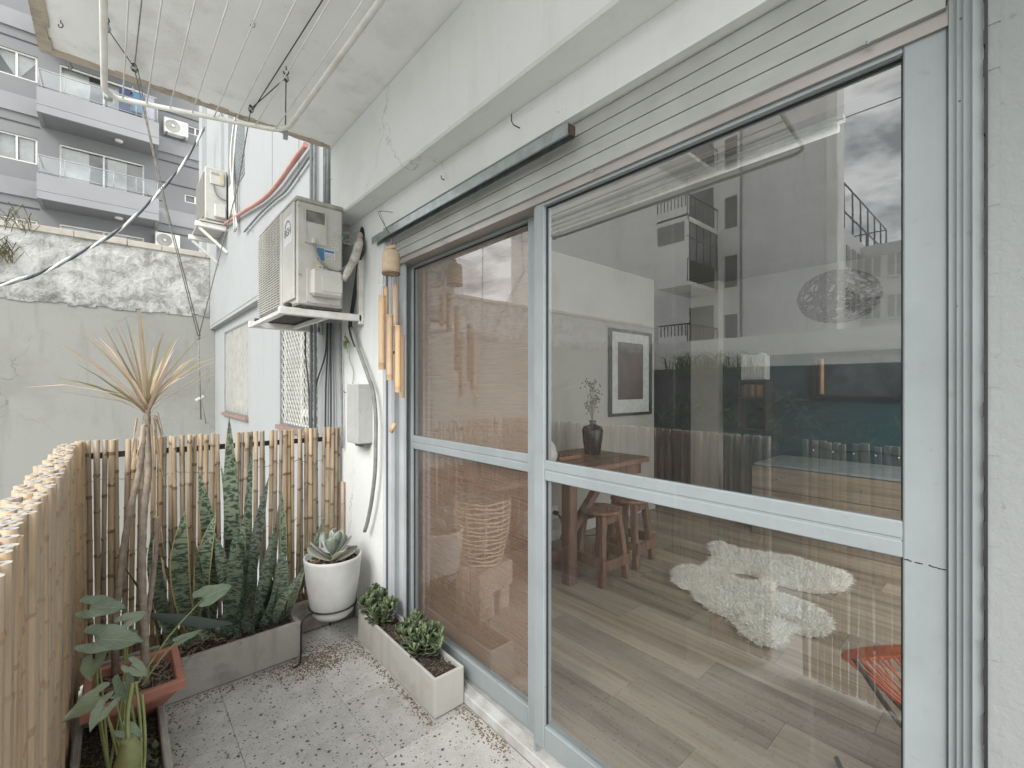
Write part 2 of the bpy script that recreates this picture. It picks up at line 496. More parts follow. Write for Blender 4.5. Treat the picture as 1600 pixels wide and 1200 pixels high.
M['bench_wood'] = mk_wood('weathered_bench_wood', (0.24, 0.195, 0.145), (0.31, 0.26, 0.205), (0.13, 0.098, 0.072), 'y', 1.2, 0.6)
M['table_wood'] = mk_wood('red_brown_wood', (0.17, 0.095, 0.068), (0.24, 0.15, 0.115), (0.085, 0.05, 0.037), 'z', 1.6, 0.45)
M['table_top_wood'] = mk_wood('red_brown_table_top', (0.18, 0.105, 0.078), (0.25, 0.16, 0.12), (0.09, 0.05, 0.04), 'x', 1.5, 0.4)
M['block_wood'] = mk_wood('pale_block_wood', (0.50, 0.42, 0.33), (0.60, 0.53, 0.44), (0.36, 0.28, 0.21), 'x', 0.8, 0.7)

def mk_bamboo(name, c1, c2, dark, var=0.25):
    b = NB(name)
    r = b.rand()
    ad = b.n('ShaderNodeVectorMath', operation='ADD'); b.l(b.pos, ad.inputs[0])
    cx = b.n('ShaderNodeCombineXYZ'); b.l(b.math('MULTIPLY', r, 61.0), cx.inputs[2]); b.l(cx.outputs[0], ad.inputs[1])
    g = b.noise(1.0, 5, 0.6, b.mapping(ad.outputs[0], (130, 130, 2.2)))
    bl = b.noise(1.0, 5, 0.65, b.mapping(ad.outputs[0], (14, 14, 5)))
    col = b.mix(b.ramp(g, [(0.35, 0.0), (0.7, 1.0)]), c1, c2)
    col = b.mix(b.math('MULTIPLY', b.ramp(bl, [(0.50, 0.0), (0.74, 1.0)]), 0.6), col, dark)
    col = b.mix(1.0, col, b.ramp(r, [(0.0, 1 - var), (1.0, 1 + var)]), 'MULTIPLY')
    hs = b.n('ShaderNodeHueSaturation'); b.l(col, hs.inputs['Color']); b.l(b.math('MULTIPLY_ADD', r, 0.45, 0.72), hs.inputs['Saturation'])
    b.bump(g, 0.25, 0.002)
    return b.fin(hs.outputs[0], 0.5, 0, 0.4)
M['bamboo'] = mk_bamboo('shaded_brown_bamboo', (0.30, 0.228, 0.152), (0.42, 0.335, 0.232), (0.13, 0.092, 0.062))  # back canes: browner by nature, colour also darkened for their shade
M['bamboo_pale'] = mk_bamboo('sunlit_pale_bamboo', (0.42, 0.31, 0.205), (0.51, 0.395, 0.28), (0.26, 0.18, 0.115), 0.16)  # left canes: paler by nature, colour also lightened for the sun on them
M['bamboo_node'] = simple('bamboo_node', (0.12, 0.078, 0.05), (0.24, 0.165, 0.10), 90, 0.7)
M['bamboo_end'] = simple('weathered_bamboo_end', (0.50, 0.49, 0.465), (0.34, 0.32, 0.285), 120, 0.9)
M['bamboo_chime'] = mk_bamboo('chime_bamboo', (0.54, 0.36, 0.21), (0.64, 0.46, 0.29), (0.34, 0.21, 0.12), 0.12)

def mk_glass(name, dirt_col=(0.55, 0.57, 0.57), refl=0.13, dirt=0.06):
    """Thin window glass: clear, mirroring more at grazing angles, with dust, wipe marks and dried splashes."""
    b = NB(name); b.t.nodes.remove(b.p)
    lw = b.n('ShaderNodeLayerWeight'); lw.inputs['Blend'].default_value = 0.35
    fac = b.math('MULTIPLY_ADD', lw.outputs['Fresnel'], 0.45, refl, True)
    tr = b.n('ShaderNodeBsdfTransparent'); tr.inputs[0].default_value = (0.93, 0.95, 0.95, 1)
    gl = b.n('ShaderNodeBsdfGlossy'); gl.inputs['Roughness'].default_value = 0.0; gl.inputs[0].default_value = (0.96, 0.98, 1, 1)
    wv = b.noise(2.2, 2, 0.4); bp = b.n('ShaderNodeBump'); bp.inputs['Strength'].default_value = 0.03; bp.inputs['Distance'].default_value = 0.004
    b.l(wv, bp.inputs['Height']); b.l(bp.outputs[0], gl.inputs['Normal'])
    df = b.n('ShaderNodeBsdfDiffuse'); df.inputs[0].default_value = rgb(dirt_col)
    film = b.ramp(b.noise(1.6, 6, 0.65), [(0.45, 0.25), (0.75, 1.0)])
    streak = b.ramp(b.noise(1.0, 3, 0.5, b.mapping(scale=(30, 55, 0.9))), [(0.62, 0.0), (0.78, 0.8)])
    v = b.vor(26); sc = b.n('ShaderNodeSeparateColor'); b.l(v.outputs['Color'], sc.inputs[0])
    spot = b.math('MULTIPLY', b.math('LESS_THAN', sc.outputs[0], 0.16), b.math('LESS_THAN', v.outputs['Distance'], b.math('MULTIPLY', sc.outputs[1], 0.085)))
    d = b.math('ADD', b.math('MULTIPLY', b.math('ADD', film, streak), dirt), b.math('MULTIPLY', spot, 0.55), clamp=True)
    m1 = b.n('ShaderNodeMixShader'); b.l(d, m1.inputs[0]); b.l(tr.outputs[0], m1.inputs[1]); b.l(df.outputs[0], m1.inputs[2])
    m2 = b.n('ShaderNodeMixShader'); b.l(fac, m2.inputs[0]); b.l(m1.outputs[0], m2.inputs[1]); b.l(gl.outputs[0], m2.inputs[2])
    b.l(m2.outputs[0], b.out.inputs[0])
    return b.mat
M['glass'] = mk_glass('door_glass')
M['glass_far'] = mk_glass('far_window_glass', refl=0.08, dirt=0.015)
M['glass_rail'] = mk_glass('balcony_rail_glass', refl=0.07, dirt=0.025)

# ================================================================== STRUCTURE
Y0 = -1.3                     # where the balcony goes on behind the lens
b = MB(); b.box(-60, 60, -60, 90, -3.3, -3.1)
tag(obj('courtyard_ground', b, simple('courtyard_concrete', (0.66, 0.66, 0.64), (0.52, 0.515, 0.50), 1.2, 0.9)), kind='structure')

# balcony floor: slab with terrazzo tiles laid on it
floor_o = obj('balcony_floor', MB().box(-0.17, 1.30, Y0, 2.92, -0.16, -0.011), simple('tile_mortar', (0.36, 0.35, 0.33), rough=0.95))
tag(floor_o, kind='structure')
tile = MB().box(-0.1994, 0.1994, -0.1994, 0.1994, -0.012, 0.0, 0, 0.0008).mesh('floor_tile', M['terrazzo'])
for j in range(11):
    for i in range(4):
        x, y = 0.957 - 0.4 * i, 2.60 - 0.4 * j
        if x < 0: continue
        inst('floor_tile', tile, floor_o, Matrix.Translation((x, y, rnd.uniform(-0.0006, 0.0006))))
edge = MB()
for j in range(11): edge.box(-0.165, -0.044, 2.601 - 0.4 * j - 0.2, 2.60 - 0.4 * j + 0.198, -0.012, -0.0005, 0, 0.001)
edge.box(-0.165, 1.157, 2.802, 2.91, -0.012, -0.0005)
obj('cut_tile_strip', edge, M['terrazzo'], floor_o, kind='stuff')
tag(obj('balcony_kerb', MB().box(0.74, 1.095, 2.70, 2.86, 0.0, 0.125, 0, 0.012), simple('rough_kerb_concrete', (0.30, 0.28, 0.25), (0.15, 0.135, 0.115), 14, 0.95, 0, 0.8, 60)), kind='structure')

# ceiling slab with a chipped, mildewed drip edge
c = MB()
c.box(-0.25, 1.30, Y0, 2.81, 2.86, 3.00, 0, 0.012)
ce = obj('balcony_ceiling', c, M['ceiling']); tag(ce, kind='structure')
lip = MB()
for k in range(46):
    y = Y0 + (2.78 - Y0) * k / 46
    lip.box(-0.252, -0.212 + rnd.uniform(-0.012, 0.012), y, y + (2.78 - Y0) / 46 + 0.002, 2.852 + rnd.uniform(-0.003, 0.002), 2.861)
for k in range(30):
    x = -0.25 + 1.22 * k / 30
    lip.box(x, x + 1.22 / 30, 2.775 + rnd.uniform(-0.01, 0.006), 2.812, 2.853 + rnd.uniform(-0.002, 0.002), 2.861)
obj('drip_edge', lip, plaster('mildewed_edge', (0.42, 0.37, 0.30), (0.15, 0.12, 0.09), 0.9, 9, 0.6), ce)

tag(obj('ceiling_beam', MB().box(0.98, 1.30, Y0, 2.805, 2.41, 2.859, 0, 0.008), M['wall']), kind='structure')

# house wall with the door opening
hw = MB()
hw.box(1.10, 1.30, 2.335, 2.93, -0.05, 2.409)
hw.box(1.10, 1.30, 0.043, 2.335, 2.27, 2.409)
tag(obj('house_wall', hw, M['wall']), kind='structure')
tag(obj('end_wall', MB().box(1.10, 1.30, Y0, 0.043, -0.05, 2.409), plaster('shade_grey_plaster', (0.28, 0.295, 0.295), (0.22, 0.225, 0.22), 0.3, 1.3)), kind='structure')  # same wall in a darker colour, painting in the shade near the lens
cr = MB()                                   # plaster bead and open crack down the right of the door frame
for k in range(60):
    z = 2.27 * k / 60
    cr.box(1.097 + rnd.uniform(-0.001, 0.001), 1.103, 0.030 + rnd.uniform(-0.0012, 0.0012), 0.044, z, z + 2.27 / 60 + 0.001)
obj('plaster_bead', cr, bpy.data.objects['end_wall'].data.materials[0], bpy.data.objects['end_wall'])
crk = MB()
for k in range(90):
    z = 2.25 * k / 90
    crk.box(1.094, 1.112, 0.0435, 0.0475 + rnd.uniform(-0.001, 0.0016), z, z + 2.25 / 90)
obj('open_crack', crk, M['rubber'], bpy.data.objects['end_wall'])

# ------------------------------------------------------------------ room behind the doors
FZ = 0.03
rf = obj('room_floor', MB().box(1.30, 5.6, -0.30, 3.6, -0.12, FZ - 0.0112), simple('grout', (0.62, 0.58, 0.52), rough=0.9)); tag(rf, kind='structure')  # unseen near side of the room left open to let sky light flood in
pm = MB().box(-0.0988, 0.0988, -0.5988, 0.5988, -0.011, 0.0, 0, 0.0004).mesh('floor_plank', M['plank'])
nx = 0
for i in range(21):
    x = 1.352 + 0.2 * i
    yo = [0.0, 0.43, 0.81, 0.25, 0.62][i % 5]
    for j in range(7):
        y = 2.2 - 1.2 * j + yo
        if y + 0.6 < -0.1: continue
        inst('floor_plank', pm, rf, Matrix.Translation((x, y, FZ)))
rw = MB()
rw.box(1.31, 4.6, 2.80, 2.92, FZ, 2.62)
rwo = obj('room_wall', rw, M['room_cream']); tag(rwo, kind='structure')
sk = MB().box(1.31, 4.6, 2.785, 2.80, FZ, FZ + 0.09); obj('skirting', sk, M['room_white'], rwo)
b = MB(); b.box(5.30, 5.42, -0.30, 2.33, FZ, H + 0.345)
tag(obj('pale_upper_wall', MB().box(5.303, 5.42, -0.30, 2.33, H + 0.346, 2.62), plaster('pale_grey_room_plaster', (0.34, 0.345, 0.335), (0.27, 0.27, 0.26), 0.4, 1.2)), kind='structure')
tag(obj('teal_back_wall', b, M['room_teal']), kind='structure')
b = MB(); b.box(5.18, 5.42, 2.33, 2.66, FZ, 2.62)
tag(obj('pale_wall_strip', b, M['room_cream']), kind='structure')
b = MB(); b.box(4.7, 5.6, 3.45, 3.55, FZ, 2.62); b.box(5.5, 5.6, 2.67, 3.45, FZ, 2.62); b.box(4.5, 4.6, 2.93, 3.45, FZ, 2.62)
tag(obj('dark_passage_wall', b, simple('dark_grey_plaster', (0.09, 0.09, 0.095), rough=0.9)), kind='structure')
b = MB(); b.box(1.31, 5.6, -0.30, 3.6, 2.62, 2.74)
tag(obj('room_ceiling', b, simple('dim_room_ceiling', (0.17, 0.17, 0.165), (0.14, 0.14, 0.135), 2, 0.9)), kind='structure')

# ================================================================== DOORS
fr = thing('door_frame', 'pale blue grey aluminium frame and sill around the sliding glass doors', 'door frame', (1.2, 1.19, 0))
f = MB()
f.box(1.115, 1.28, 2.27, 2.333, 0.045, 2.27); f.box(1.107, 1.125, 2.245, 2.285, 0.045, 2.10); f.box(1.16, 1.175, 2.21, 2.27, 0.045, 2.10)
obj('jamb', f, simple('pale_painted_jamb', (0.52, 0.545, 0.56), (0.45, 0.47, 0.48), 7, 0.45), fr)
f = MB(); f.box(1.1095, 1.1145, 2.290, 2.315, 0.045, 2.16); obj('seal', f, simple('purple_grey_seal', (0.09, 0.09, 0.14), rough=0.4), fr)
f = MB()
f.box(1.104, 1.28, 0.048, 0.062, 0.045, 2.27); f.box(1.118, 1.28, 0.062, 0.074, 0.045, 2.27); f.box(1.128, 1.28, 0.074, 0.083, 0.045, 2.27); f.box(1.139, 1.28, 0.083, 0.0945, 0.045, 2.27)
obj('jamb', f, M['alu'], fr)
f = MB(); f.box(1.143, 1.28, 0.0955, 2.27, 2.062, 2.098); f.box(1.152, 1.28, 0.0955, 2.27, 2.098, 2.26)
obj('head_track', f, M['alu_track'], fr)
f = MB(); f.box(1.157, 1.299, Y0 + 1.31, 2.334, -0.002, 0.044, 0, 0.004); f.box(1.19, 1.197, 0.1, 2.27, 0.044, 0.058); f.box(1.25, 1.257, 0.1, 2.27, 0.044, 0.058)
obj('sill', f, simple('worn_sill_paint', (0.60, 0.605, 0.60), (0.42, 0.41, 0.38), 11, 0.6, 0, 0.2), fr)

def door(name, label, X, ya, yb, sl, sr, th=0.042):
    """Sliding door in the plane X..X+th; ya/yb right and left outer edges."""
    t = thing(name, label, 'sliding door', (X, (ya + yb) / 2, 0.05))
    s = X / 1.15
    zb, zt = H - 1.30 * s if X < 1.18 else 0.062, H + 0.70
    zb = max(zb, 0.06)
    bev = 0.003
    for (a, c_) in ((ya, ya + sr), (yb - sl, yb)):
        f = MB(); f.box(X, X + th, a, c_, zb, zt, 0, bev)
        obj('stile', f, M['alu'], t)
    f = MB(); f.box(X + 0.0015, X + th - 0.001, ya + sr, yb - sl, zt - 0.052, zt, 0, bev); f.box(X - 0.004, X + 0.0015, ya + sr, yb - sl, zt - 0.0515, zt - 0.046)
    obj('top_rail', f, M['alu'], t)
    f = MB(); z0, z1 = H - 0.334, H - 0.262
    f.box(X + 0.0015, X + th, ya + sr, yb - sl, z0, z0 + 0.034, 0, bev); f.box(X + 0.004, X + th, ya + sr, yb - sl, z0 + 0.0345, z1 - 0.006); f.box(X + 0.0015, X + 0.012, ya + sr, yb - sl, z0 + 0.0375, z1, 0, bev)
    obj('middle_rail', f, M['alu'], t)
    f = MB(); f.box(X + 0.0015, X + th, ya + sr, yb - sl, zb, zb + 0.085, 0, bev)
    obj('bottom_rail', f, M['alu'], t)
    gx = X + 0.016
    for (p, q) in ((zb + 0.083, z0 + 0.003), (z1 - 0.003, zt - 0.05)):
        f = MB(); f.box(gx, gx + 0.005, ya + sr - 0.004, yb - sl + 0.004, p, q)
        # one sheet: keep only the outer face so that the pane mirrors once
        g = MB(); g.quad((gx, yb - sl + 0.004, p), (gx, ya + sr - 0.004, p), (gx, ya + sr - 0.004, q), (gx, yb - sl + 0.004, q))
        obj('glass_pane', g, M['glass'], t)
        e = MB(); w = 0.004
        e.box(gx - 0.003, gx + 0.004, ya + sr, ya + sr + w, p + 0.004, q - 0.004); e.box(gx - 0.003, gx + 0.004, yb - sl - w, yb - sl, p + 0.004, q - 0.004)
        e.box(gx - 0.003, gx + 0.004, ya + sr + w, yb - sl - w, q - 0.006, q - 0.002)
        obj('glazing_seal', e, M['rubber'], t)
    return t
dr = door('sliding_door', 'right sliding glass door mirroring the buildings opposite, in front of the other one', 1.150, 0.096, 1.189, 0.048, 0.064)
dl = door('sliding_door', 'left sliding glass door with a brown mesh blind hanging behind it', 1.210, 1.243, 2.262, 0.05, 0.047)
st = MB(); st.box(1.158, 1.2, 1.1895, 1.20, 0.06, 2.09); st.box(1.176, 1.2, 1.20, 1.214, 0.06, 2.09); obj('interlock_strip', st, M['alu'], dr)
st = MB(); [st.box(1.1493, 1.1505, 0.0985 + 0.004 * k, 0.1025 + 0.004 * k, 1.062 + 0.0002 * k + rnd.uniform(-0.0006, 0.0006), 1.0640 + 0.0002 * k + rnd.uniform(-0.0005, 0.0012)) for k in range(15) if k not in (6, 7, 11)]; obj('joint_seam', st, M['rubber'], dr)

sh = thing('roller_shutter', 'grey roller shutter pulled up with its last slats showing above the doors', 'roller shutter', (1.14, 1.2, 2.08))
for k in range(4):
    z0 = H + 0.690 + 0.0445 * k
    s = MB()
    P = [(1.142, z0), (1.1336, z0 + 0.001), (1.1330, z0 + 0.021), (1.1336, z0 + 0.0418), (1.142, z0 + 0.0428)]
    ids = [[s.vert((x, y, z)) for (x, z) in P] for y in (0.098, 2.268)]
    for i in range(4): s.face((ids[0][i], ids[1][i], ids[1][i + 1], ids[0][i + 1]))
    s.face(ids[0]); s.face(ids[1][::-1]); s.face((ids[0][4], ids[1][4], ids[1][0], ids[0][0]))
    obj('slat', s, M['alu_shade'], sh)
s = MB(); s.box(1.143, 1.15, 0.098, 2.268, 2.10, 2.268); obj('backing', s, M['rubber'], sh)

rail = thing('curtain_rail', 'galvanised steel channel screwed to the wall above the doors', 'rail', (1.08, 1.68, 2.2))
s = MB(); y0, y1 = 0.95, 2.40; z = H + 0.795
s.box(1.064, 1.0985, y0, y1, z + 0.034, z + 0.037); s.box(1.064, 1.0665, y0, y1, z, z + 0.034); s.box(1.096, 1.0985, y0, y1, z - 0.004, z + 0.034); s.box(1.0665, 1.072, y0, y1, z, z + 0.002)
obj('channel', s, M['zinc'], rail)
s = MB(); s.box(1.068, 1.0955, y0 - 0.004, y0 - 0.001, z, z + 0.033); obj('end_cap', s, M['rust'], rail)

# blind behind the left door
def mk_mesh_cloth():
    b = NB('brown_mesh_cloth'); b.t.nodes.remove(b.p)
    tr = b.n('ShaderNodeBsdfTransparent'); df = b.n('ShaderNodeBsdfDiffuse'); tl = b.n('ShaderNodeBsdfTranslucent')
    big = b.noise(3.0, 4)
    wv = b.noise(1.0, 2, 0.5, b.mapping(scale=(4, 4, 420)))
    col = b.mix(b.ramp(big, [(0.3, 0.0), (0.7, 1.0)]), (0.62, 0.365, 0.255), (0.70, 0.45, 0.335))
    col = b.mix(0.5, col, b.ramp(wv, [(0.35, 0.72), (0.65, 1.15)]), 'MULTIPLY')
    b.l(col, df.inputs[0]); b.l(col, tl.inputs[0])
    m0 = b.n('ShaderNodeMixShader'); m0.inputs[0].default_value = 0.3; b.l(df.outputs[0], m0.inputs[1]); b.l(tl.outputs[0], m0.inputs[2])
    m1 = b.n('ShaderNodeMixShader'); b.l(b.math('MULTIPLY_ADD', wv, 0.26, 0.34), m1.inputs[0]); b.l(tr.outputs[0], m1.inputs[1]); b.l(m0.outputs[0], m1.inputs[2])
    b.l(m1.outputs[0], b.out.inputs[0]); return b.mat
bl = thing('roller_blind', 'brown see-through mesh blind hanging inside the left glass door', 'blind', (1.29, 1.8, 0.1))
s = MB(); s.quad((1.285, 2.36, 0.10), (1.285, 1.262, 0.10), (1.285, 1.262, 2.12), (1.285, 2.36, 2.12)); obj('mesh_cloth', s, mk_mesh_cloth(), bl)
s = MB(); s.tube([(1.297, 1.262, 2.13), (1.297, 2.36, 2.13)], 0.02, 10); obj('roller', s, M['alu_track'], bl)
s = MB(); s.tube([(1.285, 1.262, 0.10), (1.285, 2.36, 0.10)], 0.007, 6); obj('hem_bar', s, M['alu_track'], bl)
# ================================================================== NEIGHBOURING WHITE FACADE
def window_pane_dark(name='dim_window_pane', c=(0.10, 0.105, 0.11)): return simple(name, c, rough=0.15, spec=0.8)
M['pane_dark'] = window_pane_dark()
M['pane_curtain'] = simple('curtain_behind_glass', (0.36, 0.36, 0.34), (0.22, 0.22, 0.21), 3, 0.2, spec=0.9)
M['brick_sill'] = simple('brick_red_sill', (0.30, 0.205, 0.17), (0.22, 0.15, 0.13), 30, 0.8)
wf = thing('white_facade', 'white rendered facade of the same block running back beyond the bamboo fence', 'facade', (1.15, 5.4, -3.1))
LX = 1.10
holes = [(5.72, 7.20, H - 0.34, H + 0.745), (3.40, 4.42, H - 0.335, H + 0.80)]
s = MB(); s.wallholes('x', LX, 1.22, 2.935, 8.6, -3.1, H + 0.86, holes); s.box(1.23, 1.5, 2.935, 8.6, -3.1, H + 0.86)
obj('lower_wall', s, M['facade_white'], wf)
UX = 1.035
sh_y = (5.55, 6.52)
s = MB(); s.wallholes('x', UX, 1.19, 2.812, 8.62, H + 0.90, 8.2, [(sh_y[0], sh_y[1], H + 2.28, 5.2)]); s.box(1.20, 1.5, 2.812, 8.6, H + 0.93, 8.2)
s.box(UX + 0.004, 1.2, 2.94, 8.6, H + 0.86, H + 0.90)
obj('upper_wall', s, M['facade_white'], wf)
s = MB()                       # raised pilaster and panel joints
s.box(UX - 0.035, UX, 6.80, 7.05, H + 2.3, 8.1); s.box(UX - 0.06, UX, 8.3, 8.63, H + 0.5, 8.1)
obj('pilaster', s, M['facade_white'], wf)
s = MB(); s.box(UX - 0.003, UX, 4.40, 4.405, H + 1.75, 8.1); s.box(UX - 0.003, UX, 3.62, 3.626, H + 1.55, 8.1)
obj('panel_joint', s, M['cable_grey'], wf)
def grille(y0, y1, z0, z1, x, parent, pitch, r, diamond):
    s = MB()
    w, h = y1 - y0, z1 - z0
    for sg in (1, -1):
        k = -h
        while k < w:
            a0, a1 = max(0, k), min(w, k + h)
            if a1 - a0 > 0.01:
                za, zb = (a0 - k), (a1 - k)
                if sg < 0: za, zb = h - za, h - zb
                s.bar((x + sg * 0.001, y0 + a0, z0 + za), (x + sg * 0.001, y0 + a1, z0 + zb), r, r, (1, 0, 0))
            k += pitch
    return obj('wire_mesh', s, M['white_paint'], parent, kind='stuff')
wins = [obj('window', MB().box(LX + 0.055, LX + 0.075, y0, y1, z0, z1), M['pane_curtain'], wf) for (y0, y1, z0, z1) in holes]
for w_, (y0, y1, z0, z1) in zip(wins, holes):
    s = MB(); t = 0.03
    s.box(LX + 0.03, LX + 0.05, y0, y0 + t, z0, z1); s.box(LX + 0.03, LX + 0.05, y1 - t, y1, z0, z1)
    s.box(LX + 0.03, LX + 0.05, y0 + t, y1 - t, z0, z0 + t); s.box(LX + 0.03, LX + 0.05, y0 + t, y1 - t, z1 - t, z1)
    ym = (y0 + y1) / 2; s.box(LX + 0.032, LX + 0.05, ym - 0.02, ym + 0.02, z0 + t, z1 - t)
    s.box(LX + 0.034, LX + 0.05, y0 + t, ym - 0.02, z0 + 0.10, z0 + 0.16)
    obj('window_frame', s, M['white_paint'], w_)
    obj('window_sill', MB().box(LX - 0.035, LX + 0.03, y0 - 0.02, y1 + 0.02, z0 - 0.035, z0 + 0.003), M['brick_sill'], w_)
for (y0, y1, z0, z1), p, rr, w_ in ((holes[0], 0.022, 0.0028, wins[0]), (holes[1], 0.075, 0.004, wins[1])):
    grille(y0 + 0.01, y1 - 0.01, z0 + 0.01, z1 - 0.01, LX + 0.012, w_, p, rr, True)
    s = MB(); t = 0.02
    s.box(LX + 0.002, LX + 0.022, y0 + 0.002, y0 + t, z0 + 0.004, z1); s.box(LX + 0.002, LX + 0.022, y1 - t, y1 - 0.002, z0 + 0.004, z1); s.box(LX + 0.002, LX + 0.022, y0 + t, y1 - t, z1 - t, z1); s.box(LX + 0.002, LX + 0.022, y0 + t, y1 - t, z0 + 0.004, z0 + t)
    obj('grille_frame', s, M['zinc'], w_)
shw = obj('shuttered_window', MB().box(UX + 0.09, UX + 0.1, sh_y[0], sh_y[1], H + 2.28, 5.2), M['cable_grey'], wf)
for k in range(28):
    z = H + 2.29 + k * 0.052
    obj('slat', MB().box(UX + 0.06, UX + 0.088, sh_y[0] + 0.002, sh_y[1] - 0.002, z, z + 0.042, 0, 0.004), M['zinc'], shw)

# vertical pipes behind the slab edge
for k, (y, r_, m) in enumerate(((3.27, 0.011, 'cable_grey'), (3.19, 0.011, 'cable_grey'), (2.99, 0.014, 'zinc'), (2.94, 0.014, 'zinc'))):
    p = MB().tube([(UX - 0.022, y, H - 0.9 if k < 2 else H + 0.6), (UX - 0.022, y, 8.0)], r_, 8)
    o = obj('downpipe', p, M[m]); tag(o, ['thin grey conduit running up the white facade, first from the left of the four', 'thin grey conduit right beside the leftmost conduit on the white facade', 'slightly thicker metal pipe climbing the white facade near the beam end', 'metal pipe nearest the beam end on the white facade'][k], 'pipe', 'pipes up the white facade')

# ================================================================== BOUNDARY WALL
def mk_flaking():
    b = NB('flaking_white_wall')
    pl = b.ramp(b.noise(5.5, 10, 0.72, None, 0.4), [(0.38, 0.0), (0.47, 0.55), (0.60, 1.0)])
    mo = b.ramp(b.noise(13.0, 9, 0.75), [(0.47, 0.0), (0.66, 1.0)])
    dr = b.ramp(b.noise(1.0, 6, 0.65, b.mapping(scale=(9, 9, 0.8))), [(0.50, 0.0), (0.72, 1.0)])
    zz = b.sep()[2]
    up = b.ramp(b.math('SUBTRACT', zz, 2.5), [(0.1, 0.25), (0.8, 1.0)])
    col = b.mix(pl, (0.30, 0.30, 0.275), (0.56, 0.56, 0.55))
    col = b.mix(b.math('MULTIPLY', mo, 0.40), col, (0.20, 0.20, 0.18))
    col = b.mix(b.math('MULTIPLY', b.math('MULTIPLY', dr, up), 0.55), col, (0.235, 0.225, 0.195))
    low = b.ramp(b.math('SUBTRACT', zz, 2.40), [(0.0, 1.0), (0.32, 0.0)])
    dk = b.math('MULTIPLY', low, b.ramp(b.noise(5.0, 9, 0.75, None, 0.5), [(0.42, 0.0), (0.60, 1.0)]))
    col = b.mix(b.math('MULTIPLY', dk, 0.85), col, (0.085, 0.085, 0.08))
    b.bump(b.math('ADD', pl, b.noise(30, 6)), 0.8, 0.015)
    return b.fin(col, 0.95, 0, 0.2)
bw = thing('boundary_wall', 'tall courtyard wall, grey green below and flaking white plaster above', 'wall', (-5, 8.1, -3.1))
BY = 7.97; zs = H + 1.07; zt = H + 1.90
obj('lower_wall', MB().box(-11.0, 1.098, BY, BY + 0.25, -3.1, zs), plaster('grey_green_paint', (0.285, 0.286, 0.264), (0.20, 0.20, 0.18), 0.85, 1.1, 0.4, cracks=0.5), bw)
s = MB(); y = -11.0
while y < 1.02:
    w = rnd.uniform(0.05, 0.16); s.box(y, min(y + w, 1.03), BY - 0.012, BY + 0.24, zs - rnd.uniform(0.0, 0.045), zs + 0.06); y += w
s.box(-11.0, 1.03, BY - 0.010, BY + 0.24, zs + 0.06, zt)
obj('flaking_plaster', s, mk_flaking(), bw)
s = MB(); y = -11.0
while y < 1.02:
    w = rnd.uniform(0.25, 0.6); s.box(y, min(y + w, 1.03), BY - 0.03 - rnd.uniform(0, 0.012), BY + 0.27, zt, zt + 0.07 + rnd.uniform(-0.008, 0.012), 0, 0.006); y += w + 0.004
obj('coping', s, plaster('stained_coping', (0.46, 0.43, 0.38), (0.28, 0.25, 0.21), 0.7, 4), bw)
tf = MB()
for (cx, cz, n_) in ((pt(28, 368, Y=BY - 0.03).x, zt + 0.04, 26), (pt(0, 420, Y=BY - 0.05).x, zt - 0.35, 80)):
    for k in range(n_):
        a = rnd.uniform(-1, 1); l_ = rnd.uniform(0.08, 0.28)
        p0 = V(cx + rnd.uniform(-0.12, 0.12), BY - 0.04, cz + rnd.uniform(-0.1, 0.1))
        tf.blade([p0, p0 + V(a * l_ * 0.5, -0.1, l_ * 0.5), p0 + V(a * l_, -0.2, l_ * rnd.uniform(-0.2, 0.8))], [0.006, 0.008, 0.001], (1, 0.3, 0))
tag(obj('weeds', tf, simple('dry_weeds', (0.13, 0.14, 0.06), (0.22, 0.19, 0.11), 20, 0.9)), 'dry weeds sprouting from the top of the flaking boundary wall', 'weeds', kind='stuff')

# ================================================================== GREY APARTMENT BUILDING BEHIND
GY, BYF = 22.0, 20.8
g1 = simple('grey_facade_paint', (0.205, 0.207, 0.213), (0.185, 0.187, 0.193), 0.6, 0.9, 0, 0.1, 8)
g2 = simple('light_grey_facade_paint', (0.265, 0.269, 0.279), (0.24, 0.244, 0.254), 0.7, 0.9, 0, 0.1, 8)
gd = simple('dark_grey_groove', (0.07, 0.072, 0.078), rough=0.9)
ab = thing('apartment_building', 'grey apartment block with balconies rising behind the flaking wall', 'building', (-2, GY, -3.1))
FL = [4.69 + 2.76 * k for k in range(-1, 4)]      # balcony parapet bottoms
gh = []
for z in FL:
    gh.append((-1.50, 0.78, z + 0.05, z + 2.36)); gh.append((-2.98, -2.02, z + 1.45, z + 2.32)); gh.append((-4.9, -3.9, z + 1.45, z + 2.32)); gh.append((2.02, 2.75, z + 1.30, z + 1.62))
s = MB(); s.wallholes('y', GY, GY + 0.25, -9, 4.6, -3.1, 19.5, gh); s.box(-9, 4.6, GY + 0.5, GY + 0.7, -3.1, 19.5)
obj('facade', s, g1, ab)
for z in FL:
    s = MB(); s.box(-9, -1.95, GY - 0.06, GY - 0.001, z + 0.28, z + 0.85); s.box(1.16, 4.6, GY - 0.06, GY - 0.001, z + 0.28, z + 0.85)
    obj('string_course', s, g2, ab)
    s = MB(); s.box(-9, -1.96, GY - 0.02, GY - 0.001, z - 0.06, z - 0.02); s.box(1.18, 4.6, GY - 0.02, GY - 0.001, z - 0.06, z - 0.02); s.box(1.18, 4.6, GY - 0.02, GY - 0.001, z + 1.86, z + 1.9)
    obj('groove', s, gd, ab, kind='stuff')
cur = simple('white_net_curtain', (0.52, 0.52, 0.50), (0.40, 0.40, 0.39), 4, 0.9)
curd = simple('dark_curtain', (0.10, 0.085, 0.10), (0.06, 0.05, 0.06), 5, 0.9)
